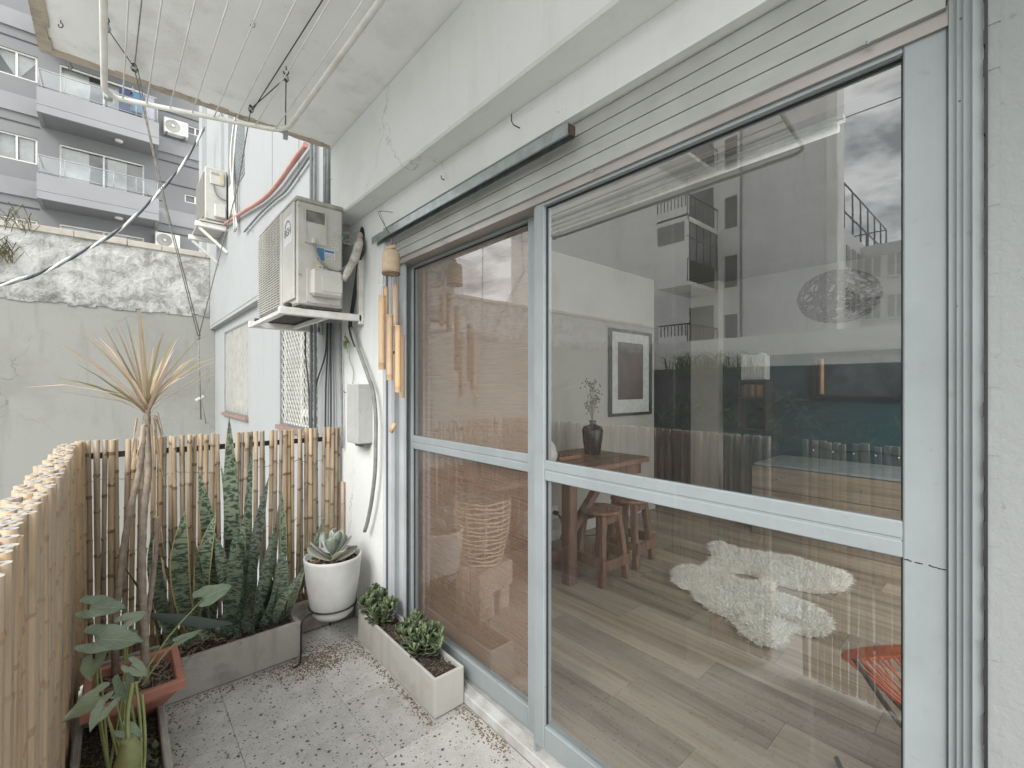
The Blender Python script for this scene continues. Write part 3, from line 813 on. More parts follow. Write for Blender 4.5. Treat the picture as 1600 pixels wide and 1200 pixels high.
def curtain(s, x0, x1, z0, z1, y, n=14, shape=None):
    r_ = []
    for i in range(n * 2 + 1):
        x = x0 + (x1 - x0) * i / (n * 2); yy = y + 0.03 * (i % 2)
        r_.append((s.vert((x, yy, z0 if shape is None else shape(i / (n * 2), z0, z1))), s.vert((x, yy, z1))))
    for a, b_ in zip(r_[:-1], r_[1:]): s.face((a[0], b_[0], b_[1], a[1]), 0, True)
for fi, z in enumerate(FL):
    if z > 15: continue
    for (x0, x1, z0, z1, big) in ((-1.50, 0.78, z + 0.05, z + 2.36, True), (-2.98, -2.02, z + 1.45, z + 2.32, False), (-4.9, -3.9, z + 1.45, z + 2.32, False)):
        t = 0.05; s = MB()
        s.box(x0, x0 + t, GY + 0.05, GY + 0.12, z0, z1); s.box(x1 - t, x1, GY + 0.05, GY + 0.12, z0, z1); s.box(x0 + t, x1 - t, GY + 0.05, GY + 0.12, z1 - t, z1); s.box(x0 + t, x1 - t, GY + 0.05, GY + 0.12, z0, z0 + t)
        xm = (x0 + x1) / 2; s.box(xm - t / 2, xm + t / 2, GY + 0.05, GY + 0.11, z0 + t, z1 - t)
        w_ = obj('balcony_door' if big else 'window', s, M['white_paint'], ab)
        obj('pane', MB().quad((x0, GY + 0.1, z0), (x1, GY + 0.1, z0), (x1, GY + 0.1, z1), (x0, GY + 0.1, z1)), M['glass_far'], w_)
        s = MB()
        if big:
            curtain(s, x0 + 0.05, x0 + 0.75, z0, z1, GY + 0.2); curtain(s, xm + 0.1, x1 - 0.5, z0, z1, GY + 0.2)
        elif fi == 3:
            curtain(s, x0 + 0.03, xm, z0, z1, GY + 0.2, 12, lambda u, a, b_: b_ - (b_ - a) * (0.12 + 0.85 * u)); curtain(s, xm, x1 - 0.03, z0, z1, GY + 0.2, 12, lambda u, a, b_: b_ - (b_ - a) * (0.97 - 0.85 * u))
        else:
            curtain(s, x0 + 0.04, x0 + 0.42, z0, z1, GY + 0.2, 8); curtain(s, xm + 0.05, x1 - 0.1, z0, z1, GY + 0.2, 8)
        obj('curtain', s, cur, w_)
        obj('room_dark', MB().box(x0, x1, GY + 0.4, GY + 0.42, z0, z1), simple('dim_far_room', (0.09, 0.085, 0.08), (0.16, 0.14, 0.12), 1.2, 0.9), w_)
    w_ = obj('small_window', MB().box(2.02, 2.75, GY + 0.04, GY + 0.09, z + 1.30, z + 1.34).box(2.02, 2.75, GY + 0.04, GY + 0.09, z + 1.58, z + 1.62).box(2.02, 2.06, GY + 0.04, GY + 0.09, z + 1.34, z + 1.58).box(2.34, 2.39, GY + 0.04, GY + 0.09, z + 1.34, z + 1.58), M['white_paint'], ab)
    obj('pane', MB().box(2.02, 2.75, GY + 0.1, GY + 0.11, z + 1.30, z + 1.62), M['pane_dark'], w_)
    bx0, bx1 = -1.93, 1.15
    s = MB(); s.box(bx0, bx1, BYF, BYF + 0.10, z + 0.25, z + 0.80); s.box(bx0 + 0.012, bx1 - 0.012, BYF + 0.015, BYF + 0.10, z + 0.235, z + 0.25); s.box(bx0, bx1, BYF, BYF + 0.10, z, z + 0.235)
    s.box(bx0, bx0 + 0.10, BYF + 0.10, GY - 0.001, z, z + 0.80); s.box(bx1 - 0.10, bx1, BYF + 0.10, GY - 0.001, z, z + 0.80)
    ba = obj('balcony', s, g2, ab)
    s = MB(); s.box(bx0 + 0.1, bx1 - 0.1, BYF + 0.10, GY - 0.001, z + 0.02, z + 0.16); obj('slab', s, g1, ba)
    s = MB(); yy = BYF + 0.05
    s.tube([(bx0 + 0.02, yy, z + 1.40), (bx1 - 0.02, yy, z + 1.40)], 0.020, 8); s.tube([(bx0 + 0.02, yy, z + 0.88), (bx1 - 0.02, yy, z + 0.88)], 0.012, 6)
    s.tube([(bx0 + 0.05, yy, z + 1.40), (bx0 + 0.05, GY, z + 1.40)], 0.025, 8); s.tube([(bx0 + 0.05, yy, z + 0.88), (bx0 + 0.05, GY, z + 0.88)], 0.018, 6)
    for k in range(6):
        x = bx0 + 0.04 + (bx1 - bx0 - 0.08) * k / 5; s.tube([(x, yy, z + 0.80), (x, yy, z + 1.40)], 0.013, 6)
    obj('railing', s, simple('grey_metal_rail', (0.34, 0.35, 0.36), rough=0.4), ba)
    s = MB(); s.quad((bx0 + 0.06, yy, z + 0.90), (bx1 - 0.06, yy, z + 0.90), (bx1 - 0.06, yy, z + 1.37), (bx0 + 0.06, yy, z + 1.37)); obj('rail_glass', s, M['glass_rail'], ba)
    if fi in (2, 3):
        s = MB(); s.lathe([(0.0, -0.06), (0.11, -0.055), (0.12, 0.0)], (0.05, 21.4, z + 0.015), 14); obj('ceiling_lamp', s, M['white_paint'], ba)
# things standing on the balconies
def potted(name, x, y, z, label):
    t = thing(name, label, 'plant', (x, y, z))
    s = MB(); s.lathe([(0, 0), (0.12, 0), (0.16, 0.32), (0.14, 0.32), (0.13, 0.27), (0, 0.27)], (x, y, z), 14); obj('pot', s, M['white_paint'], t)
    s = MB()
    for k in range(26):
        a = rnd.uniform(0, 6.28); l_ = rnd.uniform(0.3, 0.7); d = V(math.cos(a), math.sin(a), 0); p0 = V(x, y, z + 0.27)
        s.blade([p0, p0 + d * l_ * 0.25 + V(0, 0, l_ * 0.7), p0 + d * l_ * 0.7 + V(0, 0, l_ * 0.75)], [0.03, 0.07, 0.01], d.cross(V(0, 0, 1)))
    obj('foliage', s, simple('far_green_leaf', (0.06, 0.10, 0.055), (0.10, 0.14, 0.07), 20, 0.6), t)
potted('potted_plant', 0.92, 21.2, FL[3 - 1] + 0.80 - 0.64, 'leafy plant in a white pot at the right end of a grey balcony')
lz = FL[4 - 1] + 0.16
la = thing('drying_laundry', 'blue and pale clothes hanging on the upper grey balcony', 'laundry', (0.5, 21.3, lz))
for k, (x, w, h_, c_) in enumerate(((0.05, 0.32, 0.95, (0.06, 0.07, 0.14)), (0.42, 0.30, 0.7, (0.10, 0.20, 0.30)), (0.78, 0.26, 1.0, (0.35, 0.35, 0.40)))):
    s = MB(); curtain(s, x, x + w, lz + 1.75 - h_, lz + 1.75, 21.3, 4); obj('garment', s, simple('garment_cloth', c_, rough=0.95), la)
obj('drying_line', MB().tube([(-0.3, 21.3, lz + 1.76), (1.12, 21.3, lz + 1.76)], 0.008, 5), M['wire_white'], la)

# ================================================================== AIR CONDITIONERS
M['ac_body'] = simple('aged_white_ac_paint', (0.50, 0.495, 0.46), (0.41, 0.40, 0.365), 9, 0.45, 0, 0.04)
M['ac_panel'] = simple('cream_ac_panel', (0.54, 0.535, 0.50), (0.46, 0.45, 0.42), 6, 0.5)
M['ac_grille'] = simple('grey_ac_grille', (0.34, 0.335, 0.31), (0.27, 0.265, 0.25), 15, 0.6)
M['dirt'] = simple('black_grime', (0.05, 0.045, 0.04), (0.12, 0.11, 0.10), 40, 0.95)
M['sticker_blue'] = simple('blue_sticker', (0.07, 0.20, 0.36), rough=0.4)
M['sticker_white'] = simple('white_sticker', (0.68, 0.69, 0.70), rough=0.4)
M['sticker_cream'] = simple('cream_sticker', (0.52, 0.48, 0.33), rough=0.5)
M['ink'] = simple('dark_ink', (0.10, 0.10, 0.11), rough=0.6)
M['tape'] = simple('wrapped_pipe_tape', (0.52, 0.50, 0.46), (0.22, 0.20, 0.18), 26, 0.9, 0, 0.6, 60)

ac = thing('air_conditioner', 'large weathered outdoor air conditioner unit bracketed to the wall left of the doors', 'air conditioner', (0.85, 2.97, H + 0.44))
x0, x1, y0, y1, z0, z1 = 0.722, 0.968, 2.57, 3.40, H + 0.445, H + 1.025
obj('body', MB().box(x0, x1, y0, y1, z0, z1 - 0.022, 0, 0.008), M['ac_body'], ac)
obj('top_cover', MB().box(x0 - 0.006, x1 + 0.004, y0 - 0.005, y1 + 0.005, z1 - 0.022, z1, 0, 0.006), simple('dusty_ac_top', (0.50, 0.48, 0.43), (0.28, 0.26, 0.22), 18, 0.9), ac)
s = MB(); s.box(x0 - 0.012, x0 - 0.001, 2.585, 2.80, z0 + 0.03, z1 - 0.03, 0, 0.004); s.box(x0 - 0.017, x0 - 0.001, 2.80, 2.835, z0 + 0.012, z1 - 0.028, 0, 0.004)
obj('front_panel', s, M['ac_panel'], ac)
s = MB(); s.box(x0 - 0.006, x0 - 0.001, 2.84, 3.385, z0 + 0.02, z1 - 0.03); obj('fan_guard_back', s, M['ac_grille'], ac)
s = MB()
for k in range(34):
    z = z0 + 0.03 + k * 0.0152
    s.box(x0 - 0.014, x0 - 0.006, 2.845, 3.38, z, z + 0.006)
for k in range(9):
    y = 2.845 + k * 0.0665; s.box(x0 - 0.016, x0 - 0.0145, y, y + 0.004, z0 + 0.02, z1 - 0.035)
obj('fan_guard', s, M['ac_panel'], ac)
# side: handle recess, valve cover, stickers
def sd_(u, v): return V(x0 + u * (x1 - x0), y0, z1 - v * (z1 - z0))
YF = y0 - 0.001
p, q = sd_(0.15, 0.10), sd_(0.62, 0.42)
s = MB(); fw = 0.008
s.box(p.x, q.x, YF - 0.010, YF, p.z - fw, p.z); s.box(p.x, q.x, YF - 0.010, YF, q.z, q.z + fw); s.box(p.x, p.x + fw, YF - 0.010, YF, q.z + fw, p.z - fw); s.box(q.x - fw, q.x, YF - 0.010, YF, q.z + fw, p.z - fw)
s.box(p.x + fw, q.x - fw, YF - 0.004, YF, q.z + fw, p.z - 0.07)
obj('handle_recess', s, M['ac_body'], ac)
s = MB(); s.box(p.x + fw, q.x - fw, YF - 0.003, YF, p.z - 0.068, p.z - fw); obj('recess_shadow_gap', s, simple('shaded_recess', (0.22, 0.21, 0.19), (0.12, 0.115, 0.105), 25, 0.9), ac)  # flat dark plate painting the shade inside the handle recess
p, q = sd_(0.24, 0.665), sd_(0.92, 0.925)
s = MB(); s.box(p.x - 0.012, q.x + 0.004, YF - 0.005, YF, q.z - 0.03, p.z + 0.006, 0, 0.002); s.box(p.x, q.x, YF - 0.062, YF - 0.005, q.z + 0.004, p.z, 0, 0.014); s.box(p.x + 0.05, q.x - 0.008, YF - 0.066, YF - 0.0625, q.z + 0.03, p.z - 0.045, 0, 0.0015)
obj('valve_cover', s, M['ac_panel'], ac)
s = MB()
for (u, v) in ((0.04, 0.09), (0.05, 0.72), (0.22, 0.965), (0.4, 0.975), (0.72, 0.975), (0.95, 0.965)):
    c_ = sd_(u, v); s.tube([(c_.x, YF - 0.006, c_.z), (c_.x, YF, c_.z)], 0.004, 8)
obj('screw', s, M['zinc'], ac)
p, q = sd_(0.43, 0.445), sd_(0.82, 0.535)
st_ = obj('sticker', MB().box(p.x, q.x, YF - 0.0012, YF, q.z, p.z), M['sticker_white'], ac)
obj('sticker_print', MB().box(p.x, p.x + 0.038, YF - 0.002, YF - 0.0013, q.z - 0.014, p.z).box(p.x + 0.04, q.x - 0.004, YF - 0.002, YF - 0.0013, p.z - 0.018, p.z - 0.004), M['sticker_blue'], st_)
s = MB()
for k in range(3):
    for j in range(9): 
        xx = p.x + 0.043 + j * 0.0055; s.box(xx, xx + rnd.uniform(0.002, 0.0045), YF - 0.002, YF - 0.0013, q.z + 0.004 + k * 0.009, q.z + 0.008 + k * 0.009)
obj('sticker_lettering', s, M['ink'], st_)
p, q = sd_(0.34, 0.575), sd_(0.73, 0.645)
st_ = obj('sticker', MB().box(p.x, q.x, YF - 0.0012, YF, q.z, p.z), M['sticker_cream'], ac)
s = MB(); s.box(p.x + 0.02, q.x - 0.004, YF - 0.002, YF - 0.0013, q.z + 0.003, q.z + 0.02); obj('sticker_print', s, M['sticker_white'], st_)
s = MB()
for k in range(3):
    cx = p.x + 0.028 + k * 0.022; s.lathe([(0.0045, -0.0), (0.0045, 0.002), (0.0025, 0.002)], (cx, YF - 0.002, q.z + 0.010), 8); s.box(cx + 0.006, cx + 0.012, YF - 0.0025, YF - 0.002, q.z + 0.006, q.z + 0.014)
obj('sticker_lettering', s, M['ink'], st_)
p, q = sd_(0.74, 0.19), sd_(0.92, 0.44)
s = MB()
for k in range(13):
    z = p.z - 0.003 - k * (p.z - q.z) / 13
    for j in range(6):
        if rnd.random() < 0.8:
            xx = p.x + j * 0.0073; s.box(xx, xx + rnd.uniform(0.003, 0.006), YF - 0.0008, YF, z - 0.006, z)
obj('rating_plate_print', s, M['sticker_white'], ac)
s = MB(); c_ = sd_(0.965, 0.30); s.box(c_.x - 0.006, c_.x + 0.006, YF - 0.001, YF, c_.z - 0.012, c_.z + 0.012); obj('green_label', s, simple('faded_green_label', (0.24, 0.38, 0.31), rough=0.6), ac)
lg = MB(); n_ = 14
for k in range(n_):
    a0, a1 = math.pi * (0.12 + 0.76 * k / n_), math.pi * (0.12 + 0.76 * (k + 1) / n_)
    lg.bar((x0 - 0.0135, 2.69 + 0.055 * math.cos(a0), z1 - 0.165 + 0.055 * math.sin(a0)), (x0 - 0.0135, 2.69 + 0.055 * math.cos(a1), z1 - 0.165 + 0.055 * math.sin(a1)), 0.006, 0.002, (1, 0, 0))
obj('logo_arch', lg, M['ink'], ac)
obj('logo_plate', MB().box(x0 - 0.0128, x0 - 0.012, 2.615, 2.765, z1 - 0.235, z1 - 0.085), M['sticker_white'], ac)
text('logo_lettering', 'BGH', 0.062, frame_m((0, -1, 0), (0, 0, 1), (-1, 0, 0), (x0 - 0.0138, 2.69, z1 - 0.172)), M['ink'], ac)
cpts = smoothpath([sd_(0.33, 0.40) + V(0, -0.022, 0), sd_(0.36, 0.47) + V(0, -0.025, 0), sd_(0.50, 0.60) + V(0, -0.03, 0), sd_(0.78, 0.655) + V(0, -0.03, 0), sd_(1.02, 0.60) + V(0, -0.02, 0), V(1.06, 2.545, H + 0.80)])
obj('power_cable', MB().tube(cpts, 0.0065, 8), M['cable_grey'], ac)
obj('cable_gland', MB().box(sd_(0.29, 0).x, sd_(0.37, 0).x, YF - 0.028, YF, sd_(0, 0.425).z, sd_(0, 0.37).z, 0, 0.003), M['ac_panel'], ac)
s = MB(); s.box(x0 + 0.02, x1 - 0.01, y0 + 0.004, y1 - 0.01, z0 - 0.014, z0 - 0.001); obj('base_tray', s, M['dirt'], ac)
s = MB(); s.tube(smoothpath([V(0.955, 2.53, H + 0.60), V(0.985, 2.52, H + 0.665), V(1.02, 2.52, H + 0.74), V(1.055, 2.55, H + 0.84), V(1.075, 2.60, H + 0.90)]), [0.016] * 4 + [0.021] * 6 + [0.025] * 8 + [0.023] * 7, 10)
obj('insulated_pipe', s, M['tape'], ac)

br = thing('wall_bracket', 'pale steel bracket carrying the large air conditioner', 'bracket', (0.9, 2.97, H + 0.35))
for y in (2.60, 3.32):
    s = MB(); s.box(0.64, 1.085, y - 0.018, y + 0.018, z0 - 0.058, z0 - 0.018, 0, 0.003); obj('arm', s, M['white_paint'], br)
    s = MB(); s.box(1.068, 1.098, y - 0.018, y + 0.018, z0 - 0.075, z0 + 0.42, 0, 0.003); obj('upright', s, M['white_paint'], br)
s = MB(); s.box(0.655, 0.69, 2.62, 3.30, z0 - 0.05, z0 - 0.03); s.box(0.90, 0.925, 2.62, 3.30, z0 - 0.05, z0 - 0.03); obj('cross_bar', s, M['white_paint'], br)
s = MB()
for (xx, yy) in ((0.69, 2.6), (0.93, 2.6), (0.69, 3.32), (0.93, 3.32)): s.tube([(xx, yy, z0 - 0.02), (xx, yy, z0 + 0.004)], 0.016, 10)
obj('rubber_foot', s, M['rubber'], br)

# second unit on the far part of the facade
a2 = thing('air_conditioner', 'smaller outdoor air conditioner further back on the white facade under a shuttered window', 'air conditioner', (0.92, 6.9, H + 2.03))
X0, X1, Y1_, Y2_, Z0, Z1 = 0.795, 1.02, 6.5, 7.25, H + 2.03, H + 2.66
obj('body', MB().box(X0, X1, Y1_, Y2_, Z0, Z1, 0, 0.01), M['ac_body'], a2)
obj('handle_recess', MB().box(X0 + 0.05, X0 + 0.19, Y1_ - 0.012, Y1_ - 0.001, Z1 - 0.20, Z1 - 0.04, 0, 0.004), M['ac_panel'], a2)
obj('recess_gap', MB().box(X0 + 0.06, X0 + 0.14, Y1_ - 0.015, Y1_ - 0.0125, Z1 - 0.085, Z1 - 0.055), M['ac_grille'], a2)
obj('sticker', MB().box(X0 + 0.15, X0 + 0.19, Y1_ - 0.0155, Y1_ - 0.0125, Z1 - 0.18, Z1 - 0.06), M['sticker_cream'], a2)
obj('valve_cover', MB().box(X0 + 0.09, X0 + 0.21, Y1_ - 0.05, Y1_ - 0.001, Z0 + 0.03, Z0 + 0.19, 0, 0.01), M['ac_panel'], a2)
s = MB()
for k in range(30): s.box(X0 - 0.012, X0 - 0.001, Y1_ + 0.04, Y2_ - 0.04, Z0 + 0.04 + k * 0.018, Z0 + 0.05 + k * 0.018)
obj('fan_guard', s, M['ac_grille'], a2)
obj('power_cable', MB().tube(smoothpath([V(X0 + 0.08, Y1_ - 0.02, Z1 - 0.2), V(X0 + 0.11, Y1_ - 0.03, Z1 - 0.32), V(X0 + 0.18, Y1_ - 0.03, Z1 - 0.37), V(X1 - 0.01, Y1_ - 0.02, Z1 - 0.36)]), 0.008, 6), M['cable_grey'], a2)
b2 = thing('wall_bracket', 'rusty topped bracket shelf carrying the smaller far air conditioner', 'bracket', (0.9, 6.9, H + 1.8))
for y in (6.55, 7.2):
    obj('arm', MB().box(0.70, 1.033, y - 0.03, y + 0.03, Z0 - 0.10, Z0 - 0.04, 0, 0.004), M['white_paint'], b2); obj('strut', MB().bar((0.74, y, Z0 - 0.11), (1.03, y, Z0 - 0.36), 0.03, 0.03), M['white_paint'], b2)
obj('tray', MB().box(0.74, 1.03, 6.5, 7.3, Z0 - 0.035, Z0 - 0.015), M['ac_body'], b2)
ln = thing('wall_box', 'white plastic box with tangled wires beside the far air conditioner', 'junction box', (1.0, 5.9, H + 1.9))
obj('box_body', MB().box(0.965, 1.033, 5.92, 6.06, H + 1.95, H + 2.30, 0, 0.008), M['ac_panel'], ln)
for k in range(5):
    a = rnd.uniform(-0.03, 0.03)
    obj('loose_wire', MB().tube(smoothpath([V(1.0, 5.55 + 0.05 * k, H + 3.2), V(0.96 + a, 5.65 + 0.05 * k, H + 2.6), V(0.97 + a, 5.8, H + 2.2 + a), V(1.0, 5.75 + 0.04 * k, H + 1.75)]), 0.008, 5), M['cable_grey' if k % 2 else 'white_paint'], ln)

# two units on the grey building
def far_ac(x, z, label):
    t = thing('air_conditioner', label, 'air conditioner', (x, 21.8, z), 'air conditioners on the grey building')
    obj('body', MB().box(x - 0.38, x + 0.38, GY - 0.36, GY - 0.06, z, z + 0.56, 0, 0.02), M['white_paint'], t)
    s = MB(); s.lathe([(0.0, 0), (0.2, 0), (0.22, 0.012), (0.24, 0)], (0, 0, 0), 20)
    s.v = [(x - 0.1 + a, GY - 0.362 - c_, z + 0.28 + b_) for (a, b_, c_) in s.v]
    obj('fan_guard', s, M['ac_grille'], t)
    s = MB(); s.lathe([(0.0, 0), (0.05, 0.0), (0.05, 0.01), (0.0, 0.012)], (0, 0, 0), 12); s.v = [(x - 0.1 + a, GY - 0.376 - c_, z + 0.28 + b_) for (a, b_, c_) in s.v]
    obj('fan_hub', s, M['white_paint'], t)
    for dx in (-0.28, 0.28): obj('bracket_arm', MB().box(x + dx - 0.02, x + dx + 0.02, GY - 0.42, GY - 0.061, z - 0.06, z - 0.002), M['cable_grey'], t)
far_ac(1.72, 11.16, 'white outdoor air conditioner at the right end of the upper grey balcony')
far_ac(1.46, 6.72, 'white outdoor air conditioner just above the flaking wall at the foot of the grey block')

# ================================================================== ACROSS THE COURTYARD (seen mirrored in the glass)
mirX = 2.33
c_wall = plaster('pale_courtyard_render', (0.82, 0.81, 0.77), (0.50, 0.475, 0.43), 0.8, 0.35, 0.2)
c_grey = plaster('bare_grey_render', (0.68, 0.67, 0.65), (0.34, 0.33, 0.315), 0.9, 0.16, 0.2)
ob = thing('apartment_building', 'pale block with boxed balconies across the courtyard, mirrored in the right door glass', 'building', (-20, 15, -3.1))
AX = mirX - 21.7
oh = []
for k in range(-2, 5):
    z = 4.70 + 2.78 * k + H; oh.append((8.88, 9.48, z, z + 1.5))
s = MB(); s.wallholes('x', AX - 0.3, AX, 8.3, 25, -3.1, 19.5, oh); obj('facade', s, c_wall, ob)
for h_ in oh:
    w_ = obj('window', MB().box(AX - 0.2, AX - 0.16, *h_[:2], *h_[2:]), M['pane_dark'], ob)
    s = MB()
    for k in range(12): s.box(AX - 0.15, AX - 0.1, h_[0], h_[1], h_[2] + k * 0.125, h_[2] + k * 0.125 + 0.11)
    obj('shutter_slat', s, simple('dark_shutter', (0.11, 0.11, 0.115), rough=0.6), w_)
bxn, bxf = mirX - 18.8, AX
for k in range(-2, 4):
    z = H + 4.62 + 2.85 * (k - 0)
    s = MB(); s.box(bxf, bxn, 9.8, 11.3, z - 0.12, z + 0.06); 
    if k == 0:
        s.box(bxn - 0.1, bxn, 9.8, 11.3, z + 0.06, z + 3.0); s.box(bxf, bxn - 0.1, 11.2, 11.3, z + 0.06, z + 2.7); s.box(bxf, bxn, 9.8, 11.3, z + 2.7, z + 2.72)
    else:
        s.box(bxn - 0.1, bxn, 9.8, 11.3, z + 0.06, z + 0.5)
    bo = obj('balcony', s, c_wall, ob)
    s = MB()
    for i in range(9):
        x = bxf + (bxn - bxf) * i / 8; s.box(x - 0.015, x + 0.015, 9.80, 9.83, z + 0.06, z + 1.0)
    s.box(bxf, bxn, 9.79, 9.84, z + 1.0, z + 1.05)
    if k != 0:
        for i in range(9): s.box(bxn - 0.04, bxn - 0.01, 9.9 + i * 0.17, 9.93 + i * 0.17, z + 0.5, z + 1.0)
        s.box(bxn - 0.05, bxn, 9.8, 11.3, z + 1.0, z + 1.05)
    obj('railing', s, M['black'], bo)
    s = MB(); s.box(bxf + 0.001, bxf + 0.05, 10.0, 11.2, z + 0.1, z + 2.2); obj('dark_opening', s, M['pane_dark'], bo)
    if k == 0:
        s = MB(); s.box(bxn, bxn + 0.02, 9.95, 11.25, z + 1.85, z + 2.7); obj('shutter_band', s, simple('grey_band', (0.24, 0.235, 0.23), rough=0.6), bo)
        s = MB()
        for i in range(5): s.box(bxf + (bxn - bxf) * i / 4.3, bxf + (bxn - bxf) * i / 4.3 + 0.05, 9.80, 9.85, z + 1.05, z + 2.7)
        s.box(bxf, bxn, 9.80, 9.85, z + 2.0, z + 2.06); obj('glazing_bar', s, M['black'], bo)
        s = MB(); s.quad((bxf, 9.83, z + 1.05), (bxn, 9.83, z + 1.05), (bxn, 9.83, z + 2.7), (bxf, 9.83, z + 2.7)); obj('pane', s, M['pane_dark'], bo)
tw = thing('tower_block', 'tall blank grey rendered wall across the courtyard, mirrored in the right door glass', 'building', (-19, 6.3, -3.1))
TX = mirX - 20.0
obj('blank_wall', MB().box(TX - 0.9, TX, 4.95, 8.0, -3.1, 20), c_grey, tw)
obj('corner_strip', MB().box(TX - 0.9, TX + 0.06, 4.62, 4.948, -3.1, 20), c_wall, tw)
obj('edge_pipe', MB().tube([(TX + 0.05, 8.02, 2), (TX + 0.05, 8.02, 19.6)], 0.05, 6), M['cable_grey'], tw)
lo = thing('low_house', 'lower house with a roof railing right of the blank wall, mirrored in the door glass', 'house', (-22, 2.5, -3.1))
LX2 = mirX - 21.0
obj('side_wall', MB().box(LX2 - 10, LX2 - 0.2, 4.70, 8.2, -3.1, H + 6.2), c_grey, lo)
obj('front_wall', MB().box(LX2 - 10, LX2 - 3.0, 2.6, 4.69, -3.1, H + 6.0), c_grey, lo)
for k in range(3):
    for j in range(3):
        z = H + 1.2 + 1.7 * k; y = 4.3 - 0.75 * j
        w_ = obj('window', MB().box(LX2 - 3.0, LX2 - 2.96, y - 0.25, y + 0.25, z, z + 0.9), M['pane_curtain'], lo)
        obj('window_frame', MB().box(LX2 - 2.96, LX2 - 2.93, y - 0.03, y + 0.03, z, z + 0.9).box(LX2 - 2.96, LX2 - 2.91, y - 0.3, y + 0.3, z - 0.08, z - 0.002), M['white_paint'], w_)
for k in range(3): 
    for j in range(3):
        xx = LX2 - 0.8 - j * 0.85; z = H + 1.4 + 1.7 * k
        obj('window', MB().box(xx - 0.25, xx + 0.25, 4.66, 4.7, z, z + 0.8), M['pane_curtain'], lo)
s = MB(); zr = H + 6.2
ya_ = 4.78
for i in range(7):
    xx = LX2 - 0.6 - i * 1.35; s.tube([(xx, ya_, zr), (xx, ya_, zr + 1.9)], 0.035, 6)
for zz in (0.75, 1.88): s.tube([(LX2 - 0.6, ya_, zr + zz), (LX2 - 8.7, ya_, zr + zz)], 0.035, 6)
s.tube([(LX2 - 8.7, ya_, zr + 1.88), (LX2 - 8.7, 7.5, zr + 1.88)], 0.035, 6)
for y in (5.6, 6.5, 7.5): s.tube([(LX2 - 8.7, y, zr), (LX2 - 8.7, y, zr + 1.9)], 0.035, 6)
obj('roof_railing', s, M['black'], lo)
gw = thing('garden_wall', 'long pale courtyard wall with a darker base, mirrored low in the door glass', 'wall', (-10.6, 4, -3.1))
obj('upper_wall', MB().box(-10.9, -10.6, -6, 7.9, H + 0.55, H + 1.38), c_wall, gw)
obj('lower_wall', MB().box(-10.95, -10.58, -6, 7.9, -3.1, H + 0.549), simple('dark_stained_wall', (0.10, 0.105, 0.10), (0.06, 0.06, 0.058), 1.2, 0.95), gw)
hd = MB()
for k in range(5200):
    y = rnd.uniform(-5.5, 7.8); zc = -0.9 + 1.6 * abs(math.sin(y * 1.3)) * 0.5
    p0 = V(-10.3 + rnd.uniform(-0.3, 0.8), y, zc + rnd.uniform(-1.6, 1.3)); d = V(rnd.uniform(-1, 1), rnd.uniform(-1, 1), rnd.uniform(-0.2, 1)).normalized()
    l_ = rnd.uniform(0.15, 0.4); sdv = d.orthogonal().normalized()
    hd.blade([p0, p0 + d * l_ * 0.5, p0 + d * l_], [0.02, 0.09, 0.01], sdv, 0.1)
tag(obj('shrubbery', hd, simple('dark_shrub_leaf', (0.05, 0.07, 0.035), (0.10, 0.125, 0.06), 6, 0.7)), 'dark shrubs along the foot of the courtyard wall, mirrored in the door glass', 'shrubs', kind='stuff')
gr_ = MB()
for k in range(150):
    y = rnd.choice([5.6, 6.0, 6.4, 7.0]) + rnd.gauss(0, 0.35); l_ = rnd.uniform(0.3, 0.9); a = rnd.uniform(-0.6, 0.6); p0 = V(-10.52 + rnd.uniform(-0.05, 0.1), y, H + 0.35)
    gr_.blade([p0, p0 + V(0.1, a * l_ * 0.3, l_ * 0.6), p0 + V(0.25, a * l_, l_ * 0.8)], [0.02, 0.025, 0.003], (0, 1, 0))
tag(obj('tall_grass', gr_, simple('pale_grass_blade', (0.16, 0.20, 0.09), (0.24, 0.25, 0.13), 6, 0.8)), 'tufts of pale grass growing on the courtyard wall ledge, mirrored in the door glass', 'grass', kind='stuff')
tag(obj('hanging_cable', MB().tube(smoothpath([V(-10, -4, H + 9.2), V(-14, -0.5, H + 8.4), V(-17, 4.5, H + 9.5)]), 0.02, 5), M['cable_black']), 'black cable strung across the sky, mirrored in the right door glass', 'cable')
